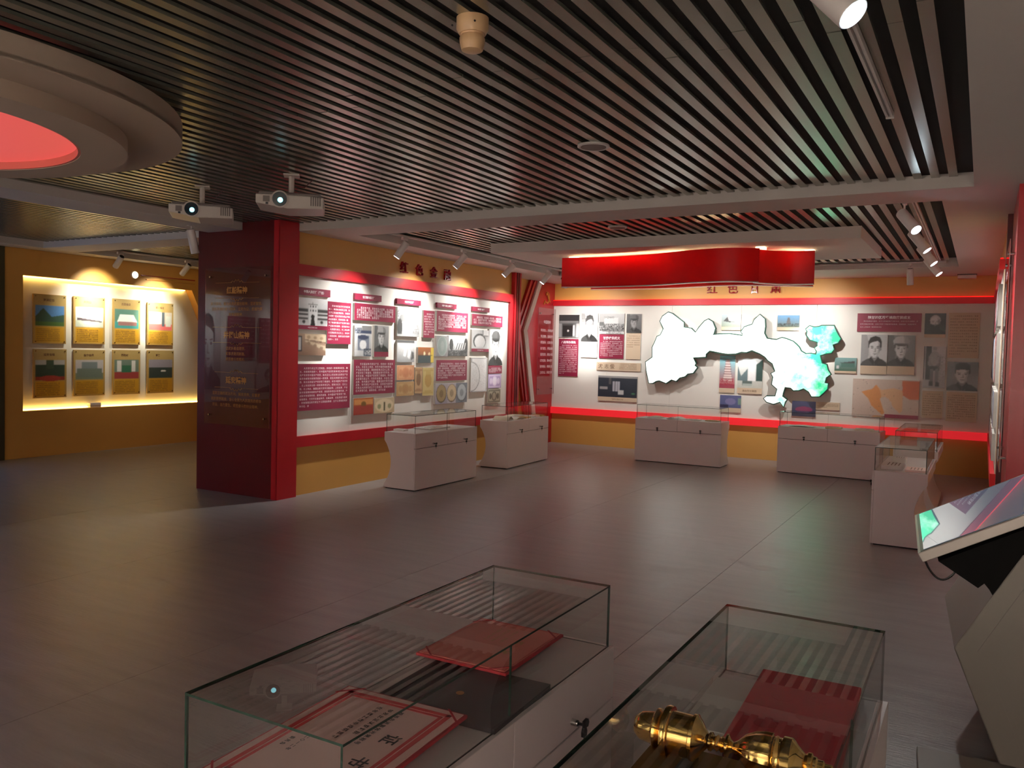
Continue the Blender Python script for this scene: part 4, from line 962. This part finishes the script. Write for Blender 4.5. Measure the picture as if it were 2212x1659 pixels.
# right wall boards, seen edge on
rw = 0
for ci, (ya, yb) in enumerate(((9.2, 9.9), (10.05, 10.75), (10.95, 11.7), (11.85, 12.6), (12.75, 13.5))):
    for (za, zb_, nm) in ((2.05, 2.45, 'top row'), (1.5, 1.98, 'second row'), (1.08, 1.42, 'third row'), (.76, 1.02, 'bottom row')):
        k = (ci * 4 + rw) % 5; rw += 1
        kw = dict(pic=(face((150, 190), 40, coat=60), 0, 1)) if k in (0, 3) else dict(text=(5, 16), face_mat='maroon') if k in (1,) else dict(text=(5, 16), face_mat='beige', ink='letter_brown') if k == 4 else dict(pic=([('g', (80, 90, 140), (160, 170, 210)), ('s', .1, .1, .9, .9, 225, .3)], 0, 1))
        panel('exhibit_board', 'right', (ya, za, yb, zb_), 'board on the right wall seen edge on, %s, %s from the corner' % (nm, ['fifth', 'fourth', 'third', 'second', 'first'][ci]), group='right wall boards', wallpos=RX - .012, thick=.03, seed=500 + rw, cat='poster', **kw)

# recess extras
o = empty('mirrored_lamp', (FX, 8.64, 2.76), PI / 2, 'small bright oval disc, painted lamp reflection on the ochre wall above the recess', 'lamp')  # glowing disc stands in for a lamp mirrored in the wall
MB().lathe([(.06, -.02), (.066, 0)], 20, 'y').build('rim', M['lampwhite'], o)
MB().lathe([(.05, -.024), (.05, -.02)], 20, 'y').build('lit_lens', emit('mirrored lamp glow', (255, 240, 200), 7.0), o)
o = empty('mirrored_strips', (FX, 9.3, 2.70), PI / 2, 'pair of thin red and gold strips, painted reflection above the recess', 'wall decoration')  # strips stand in for the mirrored streaks beside it
MB().box(-.55, -.02, .06, .5, 0, .075).build('strip', M['letter_red'], o)
MB().box(-.45, -.02, .0, .5, 0, .012).build('strip', M['gold_letter'], o)
o = empty('recess_box', (FX - .11, 8.02, .67), PI / 2, 'small white box on the sill of the lit recess', 'junction box')
MB().box(-.09, -.06, 0, .09, .02, .07).build('box', M['lampwhite'], o, bevel=.004)
MB().box(-.095, -.065, .028, .095, .025, .033).build('seam', M['grille'], o)
# glowing cove far behind the pillar
cv = empty('cove_lamp', (-9.4, 10.0, 2.78), 0, 'square cove with warm light and a red glowing panel, beyond the red pillar', 'ceiling lamp')
MB().box(-1.1, -1.1, .06, 1.1, 1.1, .19).build('tray', M['white'], cv)
MB().box(-.75, -.75, -.06, .75, .75, .0).build('inner_panel', M['white'], cv)
MB().box(-.72, -.72, .0, .72, .72, .06).build('light_strip', emit('warm cove light', (255, 225, 120), 3.0), cv)
MB().box(-.6, -.6, -.07, .6, .6, -.06).build('red_glow_panel', M['redglow'], cv)

# ---------------------------------------------------------------- display cases
def make_case(label, loc, rz, L_=1.38, D_=.46, sides_lock=True):
    e = empty('display_case', loc, rz, label, 'display case', 'glass topped display cases')
    h = .685; f = -D_ / 2; bk = D_ / 2
    prof = [(f + .018, .012), (f + .018, h)]
    cav = []
    for i in range(15):
        t_ = i / 14; z = h - .10 - (h - .15) * t_
        cav.append((bk - .10 * math.sin(PI * t_) ** 0.8, z))
    prof = [(f + .018, .012), (bk, .012), (bk, .05)] + list(reversed(cav)) + [(bk, h), (f + .018, h)]
    mb = MB(); mb.prism(prof, 'x', -L_ / 2, L_ / 2)
    b = mb.build('body', M['case'], e); b.data.polygons.foreach_set('use_smooth', [False] * len(b.data.polygons))
    MB().box(-L_ / 2 + .01, f + .03, 0, L_ / 2 - .01, bk - .02, .012).build('plinth', M['gap'], e)
    MB().box(-L_ / 2, f, .012, L_ / 2, f + .0165, .5015).build('front_panel', M['case'], e, bevel=.0015)
    sm = MB(); sm.box(-L_ / 2 + .004, f + .0166, .49, L_ / 2 - .004, f + .0179, .52); sm.box(-.012, f + .0166, .52, .012, f + .0179, h - .004); sm.build('gap_shade_strip', M['gap'], e)  # dark strips stand in for the shade inside the drawer gaps
    for s in (-1, 1):
        x0_, x1_ = (-L_ / 2, -.002) if s < 0 else (.002, L_ / 2)
        dr = MB().box(x0_, f, .5075, x1_, f + .0165, h).build('drawer_front', M['case'], e, bevel=.0015)
        cx_ = s * L_ * .25 + .02
        lk = MB().lathe([(.009, -.022), (.0105, -.018), (.0105, 0)], 16, 'y', (cx_, f, .545)).build('lock', M['chrome'], dr, smooth=True)
        # one key in the lock and its twin hanging on the ring (joined to the lock: a third level would be too deep)
        kb = MB(); kb.box(cx_ - .002, f - .036, .541, cx_ + .002, f - .022, .549)
        kb.prism([(cx_ - .001, .535), (cx_ + .024, .533), (cx_ + .030, .545), (cx_ + .024, .557), (cx_ - .001, .555)], 'y', f - .036, f - .046)
        kb.prism([(cx_ + .002, .503), (cx_ + .024, .503), (cx_ + .026, .518), (cx_ + .020, .530), (cx_ + .006, .530), (cx_ + .001, .518)], 'y', f - .032, f - .042)
        kb.box(cx_ + .011, f - .039, .482, cx_ + .015, f - .036, .504)
        kb.build('key', M['blackplastic'], dr)
    g0 = .015; zb_, zt_ = h, .90; th = .006
    def pane(name, x0_, y0_, z0_, x1_, y1_, z1_, faces):
        mf = {k: 1 for k in 'btfrkl'}
        for k in faces: mf[k] = 0
        MB().box(x0_, y0_, z0_, x1_, y1_, z1_, mf=mf).build('glass_pane', [M['glass'], M['glassedge']], e)
    X0, X1, Y0, Y1 = -L_ / 2 + g0, L_ / 2 - g0, f + g0, bk - g0
    pane('t', X0, Y0, zt_ - th, X1, Y1, zt_, 'tb')
    pane('f', X0, Y0, zb_, -.001, Y0 + th, zt_ - th, 'fk'); pane('f', .001, Y0, zb_, X1, Y0 + th, zt_ - th, 'fk')
    pane('k', X0, Y1 - th, zb_, X1, Y1, zt_ - th, 'fk')
    pane('l', X0, Y0 + th, zb_, X0 + th, Y1 - th, zt_ - th, 'lr'); pane('r', X1 - th, Y0 + th, zb_, X1, Y1 - th, zt_ - th, 'lr')
    return e
make_case('white display case in front of the finance wall, nearer the red pillar', (-6.05, 8.70, 0), R(90))
make_case('white display case full of papers beside the niche', (-6.14, 11.01, 0), R(92.3))
make_case('white display case in front of the left half of the back wall', (-4.105, 12.75, 0), 0)
make_case('white display case in front of the back wall under the green end of the map', (-1.90, 12.86, 0), R(-3), L_=1.40)
make_case('white display case with its narrow end toward the room, on the right', (-.62, 8.97, 0), R(-90))
make_case('white display case behind the right hand one, along the right wall', (-.63, 11.10, 0), R(-90))
make_case('large glass display case in the foreground with pink certificates', (-1.325, 1.965, 0), R(90), L_=1.41, D_=.50)
make_case('glass display case in the foreground with the gold trophy', (-.455, 1.98, 0), R(90), L_=1.41, D_=.50)

ZD = .6855
def sheet(name, label, cat, loc, rz, w_, d_, t_, m, group=None, curl=0.0, extra=None, tilt=0.0):
    e = empty(name, loc, rz, label, cat, group); e.rotation_euler[0] = tilt
    mb = MB(); n = 6
    if curl:
        for i in range(n + 1):
            x_ = -w_ / 2 + w_ * i / n; z_ = curl * math.sin(PI * i / n)
            for yy in (-d_ / 2, d_ / 2):
                mb.v += [(x_, yy, z_), (x_, yy, z_ + t_)]
        for i in range(n):
            a = 4 * i; b = a + 4
            mb.f += [(a, a + 2, b + 2, b), (a + 1, b + 1, b + 3, a + 3), (a, b, b + 1, a + 1), (a + 2, a + 3, b + 3, b + 2)]
        mb.f += [(0, 1, 3, 2), (4 * n, 4 * n + 2, 4 * n + 3, 4 * n + 1)]; mb.mi = [0] * len(mb.f)
    else:
        mb.box(-w_ / 2, -d_ / 2, 0, w_ / 2, d_ / 2, t_)
    mb.build('leaf', M[m], e)
    if extra: extra(e)
    return e
# certificates (lying, read from the far side of the case)
def flat_write(mb, text, x, y, s, z, m=0, vertical=False):
    for ch_ in text:
        vs, fs = glyph(ch_, .02); i = len(mb.v)
        for (a, b) in vs: mb.v.append((x + a * s, y + (b - .86) * s, z))
        for f_ in fs: mb.f.append(tuple(i + k for k in f_)); mb.mi.append(m)
        x += s * 1.25
def certificate(loc, rz, w_, d_, label, big, seed):
    e = empty('certificate', loc, rz, label, 'certificate')
    MB().box(-w_ / 2, -d_ / 2, -.005, w_ / 2, d_ / 2, .004).build('cover', M['redcloth'], e, bevel=.001)
    MB().box(-w_ / 2 + .008, -d_ / 2 + .008, .004, w_ / 2 - .008, d_ / 2 - .008, .006).build('leaf', M['paperpink' if big else 'papersalmon'], e)
    mb = MB(); z = .0066
    for k, (mg, wd) in enumerate(((.030, .014), (.048, .010)) if big else ((.012, .002),)):
        x_, y_ = w_ / 2 - mg, d_ / 2 - mg
        mb.box(-x_, -y_, .006, x_, -y_ + wd, z); mb.box(-x_, y_ - wd, .006, x_, y_, z); mb.box(-x_, -y_, .006, -x_ + wd, y_, z); mb.box(x_ - wd, -y_, .006, x_, y_, z)
    mb.build('border_print', M['redprint'], e)
    for sx in (-1, 1):
        for sy in (-1, 1):
            cx_, cy_ = sx * (w_ / 2), sy * (d_ / 2); k = .055
            q = MB(); q.prism([(cx_ - sx * k, cy_), (cx_ - sx * (k + .008), cy_), (cx_, cy_ - sy * (k + .008)), (cx_, cy_ - sy * k)], 'z', .0062, .0078)
            q.build('corner_ribbon', M['redcloth'], e)
    mb = MB()
    if big:
        flat_write(mb, '证', -.09, d_ / 2 - .07, .052, .0068); flat_write(mb, '书', .04, d_ / 2 - .07, .052, .0068)
        for i, tx in enumerate(('授予先进集体光荣称号', '特发此证以资鼓励', '在年度工作中成绩显著')):
            flat_write(mb, tx, -w_ / 2 + .08, d_ / 2 - .15 - i * .035, .017, .0068)
        flat_write(mb, '二〇一二年', .02, -d_ / 2 + .12, .014, .0068); flat_write(mb, '委员会', .04, -d_ / 2 + .09, .014, .0068)
    else:
        flat_write(mb, '奖', -.06, d_ / 2 - .07, .036, .0068); flat_write(mb, '状', .04, d_ / 2 - .07, .036, .0068)
        for i in range(3): flat_write(mb, body(9, seed + i), -w_ / 2 + .07, d_ / 2 - .14 - i * .03, .012, .0068)
    mb.build('lettering', M['ink' if big else 'gold_letter'], e)
    return e
certificate((-1.365, 1.59, ZD + .0192), R(-90 + 3), .58, .40, 'pink certificate with red border and large brush characters, nearest the visitor', True, 1)
certificate((-1.41, 2.405, ZD + .0192), R(-90 + 1), .42, .335, 'smaller pink certificate in the far half of the foreground case', False, 40)
def fold(e):
    MB().box(-.175, -.19, .0135, .175, -.16, .0145).build('spine', M['blackplastic'], e)
    MB().lathe([(.012, .0135), (.012, .015)], 16, 'z', (.02, 0, 0)).build('seal', M['gold_letter'], e)
sheet('leather_folder', 'black leatherette folder lying between the two pink certificates', 'folder', (-1.29, 2.04, ZD), R(-88), .35, .40, .0135, 'blackfolder', extra=fold)

# trophy case contents
e = empty('presentation_box', (-.40, 2.31, ZD), R(2), 'red cloth covered presentation box lying in the trophy case', 'box')
MB().box(-.135, -.27, 0, .135, .27, .045).build('base', M['darkred'], e, bevel=.003)
MB().box(-.14, -.275, .045, .14, .275, .062).build('lid', M['redcloth'], e, bevel=.004)
MB().box(-.11, -.245, .062, .11, .245, .0628).build('embossed_panel', M['redcloth'], e)
mb = MB()
for i, (a, b) in enumerate(((-.05, .08), (.03, -.02), (.05, .12), (-.06, -.12))):
    mb.lathe([(.03, .0628), (.028, .0636)], 20, 'z', (a, b, 0))
mb.build('embossed_seal', M['redcloth'], e)
e = empty('paper_box', (-.61, 2.35, ZD), R(1), 'pale open paper tray on the left side of the trophy case', 'box')
MB().box(-.065, -.19, 0, .065, .19, .022).build('tray', M['paperwhite'], e, bevel=.002)
MB().box(.055, -.19, .022, .065, .19, .03).build('flap', M['paperwhite'], e)
e = empty('trophy_stand', (-.455, 1.72, ZD), 0, 'brushed brass covered stand under the gold trophy', 'stand')
MB().box(-.20, -.30, 0, .20, .20, .07).build('block', M['brass'], e, bevel=.002)
MB().box(-.205, -.305, .07, .205, .205, .076).build('plate', M['brass'], e, bevel=.001)
for s in (-1, 1): MB().box(s * .1 - .01, -.02, .076, s * .1 + .01, .18, .090).build('rest', M['blackplastic'], e)
tr = empty('trophy', (-.450, 1.825, ZD + .152), 0, 'polished gold turned trophy lying on its side in the foreground case', 'trophy')
tr.rotation_euler = (0, 0, R(1.5))
X_ = lambda px: -.225 + (px - 1345) * .45 / 505
def prof_(l): return [(r_, X_(p)) for p, r_ in l]
MB().lathe(prof_([(1345, .010), (1350, .022), (1365, .032), (1395, .036), (1400, .038)]), 32, 'x').build('foot', M['gold'], tr, smooth=True)
MB().lathe(prof_([(1400, .040), (1405, .046), (1412, .046), (1416, .040), (1422, .045), (1428, .056), (1436, .058), (1444, .056), (1447, .046)]), 36, 'x').build('collar', M['gold'], tr, smooth=True)
MB().lathe(prof_([(1447, .048), (1497, .047), (1500, .051), (1508, .051), (1512, .046), (1518, .040), (1530, .024), (1538, .016)]), 36, 'x').build('drum', M['gold'], tr, smooth=True)
MB().lathe(prof_([(1538, .013), (1542, .02), (1548, .021), (1553, .014), (1557, .014), (1562, .018), (1568, .014), (1574, .018), (1580, .014), (1584, .024), (1590, .025), (1594, .016), (1602, .010)]), 28, 'x').build('stem', M['gold'], tr, smooth=True)
MB().lathe(prof_([(1602, .010), (1612, .016), (1630, .032), (1655, .043), (1680, .047), (1694, .047), (1698, .040)]), 48, 'x', fn=lambda a, t: 1 + .035 * math.cos(a * 14)).build('leaf_cup', M['gold'], tr, smooth=True)
MB().lathe(prof_([(1698, .042), (1704, .045), (1710, .042), (1716, .042), (1720, .047), (1740, .047), (1746, .043), (1752, .036), (1764, .026), (1772, .020)]), 36, 'x').build('bowl', M['gold'], tr, smooth=True)
MB().lathe(prof_([(1772, .022), (1778, .026), (1786, .026), (1790, .020), (1796, .020), (1800, .016), (1812, .016), (1816, .011), (1830, .011), (1836, .007), (1850, .005)]), 28, 'x').build('finial', M['gold'], tr, smooth=True)

# papers in the far cases
def book(e, w_=.1, d_=.14):
    MB().box(-w_ * .3, -d_ * .25, .0, w_ * .3, d_ * .25, .0).build('label', M['ink'], e)
k = 0
for (x_, y_, rz_, w_, d_, t_, m_, cu, cat_, lab) in (
        (-6.10, 10.56, 12, .24, .24, .004, 'paper', .05, 'document', 'curled brown edged newspaper at the near end of the paper filled case'),
        (-6.05, 10.84, -6, .22, .20, .003, 'paperwhite', .03, 'document', 'pale crumpled sheet next to the curled newspaper'),
        (-6.05, 11.10, 5, .18, .16, .018, 'olive', 0, 'book', 'brown booklet in the middle of the paper filled case'),
        (-6.06, 11.30, 8, .16, .14, .016, 'paperwhite', 0, 'book', 'white notebook in the paper filled case, third from its far end'),
        (-6.06, 11.47, 8, .14, .12, .018, 'paperpink', 0, 'book', 'pinkish booklet in the paper filled case'),
        (-6.06, 11.60, 0, .10, .16, .022, 'olive', 0, 'book', 'brown book at the far end of the paper filled case'),
        (-6.25, 11.16, 0, .80, .12, .003, 'paper', .03, 'document', 'long unrolled scroll at the back of the paper filled case'),
        (-6.18, 8.20, 4, .10, .15, .022, 'paperwhite', 0, 'book', 'small white booklet at the near end of the first finance wall case'),
        (-6.10, 8.75, 2, .46, .26, .016, 'case', 0, 'document', 'wide pale board lying in the first finance wall case'),
        (-6.04, 8.80, 2, .12, .05, .008, 'paperwhite', 0, 'card', 'small white card in front of the pale board'),
        (-4.55, 12.78, 10, .24, .18, .006, 'paper', .02, 'document', 'brown edged document at the left of the back wall case'),
        (-4.20, 12.76, -8, .26, .20, .004, 'paperwhite', .03, 'document', 'curved white document in the middle of the back wall case'),
        (-3.92, 12.76, 4, .22, .17, .010, 'paperwhite', 0, 'book', 'flat white booklet right of the curved document'),
        (-3.62, 12.78, -4, .20, .16, .012, 'olive', 0, 'book', 'brown booklet at the right of the back wall case'),
        (-2.30, 12.88, 0, .34, .22, .004, 'paperwhite', .01, 'document', 'broad white sheet in the case under the green end of the map'),
        (-1.86, 12.86, 3, .22, .18, .02, 'olive', 0, 'book', 'brown book in the case under the green end of the map'),
        (-1.45, 12.86, 0, .24, .20, .02, 'paper', 0, 'book', 'flat grey box at the right of the case under the map'),
        (-.70, 8.60, 90, .36, .18, .035, 'case', 0, 'box', 'raised pale block in the right hand case, left one'),
        (-.50, 8.48, 90, .26, .17, .02, 'paperpink', 0, 'box', 'pinkish booklet in the right hand case, near end'),
        (-.66, 8.78, 90, .10, .12, .05, 'paperwhite', 0, 'card', 'small white card standing on the raised pale block'),
        (-.50, 10.70, 90, .30, .18, .015, 'paperwhite', 0, 'document', 'white document with faint drawing in the case along the right wall')):
    nm = {'document': 'document', 'book': 'booklet', 'card': 'label_card', 'box': 'display_block'}[cat_]
    base = .002
    if lab.startswith('small white card'): base = .0165 if 'front' in lab else .0355
    e = sheet(nm, lab, cat_, (x_, y_, ZD + base), R(rz_ + (90 if x_ < -5 else 0)), w_, d_, t_, m_, curl=cu)
    mb = MB(); zt_ = t_ + (cu if cu else 0) + .0006
    if not cu:
        for i in range(4): mb.box(-w_ * .32, -d_ * .3 + i * d_ * .17, t_, w_ * .32, -d_ * .3 + i * d_ * .17 + d_ * .05, zt_)
        mb.build('print', M['letter_brown'], e)

# ---------------------------------------------------------------- touch kiosk
_a = R(4.5)
kx = empty('touch_kiosk', (-.19 + .29 * math.cos(_a) - .48 * math.sin(_a), 3.90 + .29 * math.sin(_a) + .48 * math.cos(_a), 0), _a, 'white touch screen kiosk with a tilted glossy screen at the right edge', 'kiosk')
K = lambda x_: x_ - .10
YN, YF = 3.90 - 4.38, 4.86 - 4.38
# pedestal profile (x, z)
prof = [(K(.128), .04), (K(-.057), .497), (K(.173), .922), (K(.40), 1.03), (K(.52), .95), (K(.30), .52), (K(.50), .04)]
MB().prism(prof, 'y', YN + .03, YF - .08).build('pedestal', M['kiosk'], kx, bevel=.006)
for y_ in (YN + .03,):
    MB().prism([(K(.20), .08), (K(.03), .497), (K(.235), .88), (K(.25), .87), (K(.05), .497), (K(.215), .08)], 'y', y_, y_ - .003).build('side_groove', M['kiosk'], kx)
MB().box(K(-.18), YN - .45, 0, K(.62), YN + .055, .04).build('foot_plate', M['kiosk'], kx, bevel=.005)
MB().prism([(K(-.13), .858), (K(.02), .765), (K(.042), .787), (K(.06), .765), (K(.073), .743), (K(.173), .922), (K(.40), 1.04), (K(.36), 1.13)], 'y', YN + .02, YF - .1).build('back_housing', M['matblack'], kx)
dx_, dz_ = .358, .192
nrm = math.hypot(dx_, dz_); ux, uz = dx_ / nrm, dz_ / nrm
def SP(t_, n_): return (K(-.19) + ux * t_ - uz * n_, .849 + uz * t_ + ux * n_)
Ls = .62
MB().prism([SP(0, 0), SP(Ls, 0), SP(Ls, .042), SP(0, .042)], 'y', YN, YF).build('screen_frame', M['bezel'], kx, bevel=.003)
MB().prism([SP(.012, .042), SP(Ls - .012, .042), SP(Ls - .012, .043), SP(.012, .043)], 'y', YN + .012, YF - .012).build('screen_border', M['blackplastic'], kx)
MB().prism([SP(.026, .043), SP(Ls - .022, .043), SP(Ls - .022, .0445), SP(.026, .0445)], 'y', YN + .026, YF - .036).build('screen', M['screen'], kx)
cb = []
for i in range(13):
    t_ = i / 12
    cb.append((K(-.178 + .12 * t_), YN + .06, .845 - .062 * math.sin(PI * t_) ** .8 - .02 * t_))
MB().tube(cb, .0045, 8).build('cable', M['blackplastic'], kx, smooth=True)

# ---------------------------------------------------------------- the side of the hall behind the visitor (seen only mirrored)
rr_ = struct(MB().box(FX, .2, .67, FX + .01, 3.9, 2.56).build('trim_19', M['white']))
for i, (ya, za, yb, zb_, mm_) in enumerate(((.35, 1.55, 1.1, 2.3, 'maroon'), (1.2, 1.35, 1.95, 2.2, 'maroon'), (2.05, 1.45, 2.7, 2.2, 'maroon'), (2.85, .9, 3.4, 2.3, None), (1.2, .8, 2.0, 1.28, None))):
    kw = dict(face_mat='maroon', text=(8, 16)) if mm_ else dict(pic=(face((190, 210), 50, coat=60), 0, 1))
    panel('exhibit_board', 'left', (ya, za, yb, zb_), 'board on the side wall behind the visitor, %s from the left' % ['first', 'second', 'third', 'last', 'low one, second'][i], group='boards on the side wall', wallpos=FX + .01, thick=.03, seed=700 + i, **kw)
scn = empty('projection_screen', (FX + .02, 5.1, .9), PI / 2, 'large projection screen with a pale blue picture on the side wall', 'projection screen')
MB().box(-.95, -.02, 0, .95, 0, 1.2).build('frame', M['blackplastic'], scn)
MB().box(-.9, -.022, .05, .9, -.02, 1.15).build('projected_picture', emit('projected picture', (120, 170, 235), 1.5), scn)
for i, (x_, y_, tx) in enumerate(((-11.1, 1.3, 1.5), (-11.1, 2.9, 3.0))):
    track_head(x_, y_, ZT, (FX, tx, 1.9), 'spotlight over the side wall behind the visitor, %s' % ['nearer', 'farther'][i], 'spotlights over the side wall', P_FAR * .6)
for i, x_ in enumerate((-8.8, -5.2, -2.2, 1.0)):  # unseen spotlights added as ambient fill, bounced off the rear wall
    track_head(x_, -1.6, ZT if x_ < -.2 else ZC, (x_, -3.0, 1.5), 'added fill spotlight over the wall behind the visitor, %s from the left' % ['first', 'second', 'third', 'last'][i], 'added fill spotlights over the rear wall', P_REAR_FILL * (.3, .7, 1.25, 1.25)[i], cone=80, blend=.8, col=(1, .89, .82), radius=.05, beam=0)
bpy.data.objects.remove(_to)

for o in bpy.data.objects:
    if o.parent and o.name.split('.')[0] == 'lettering': o['kind'] = 'stuff'
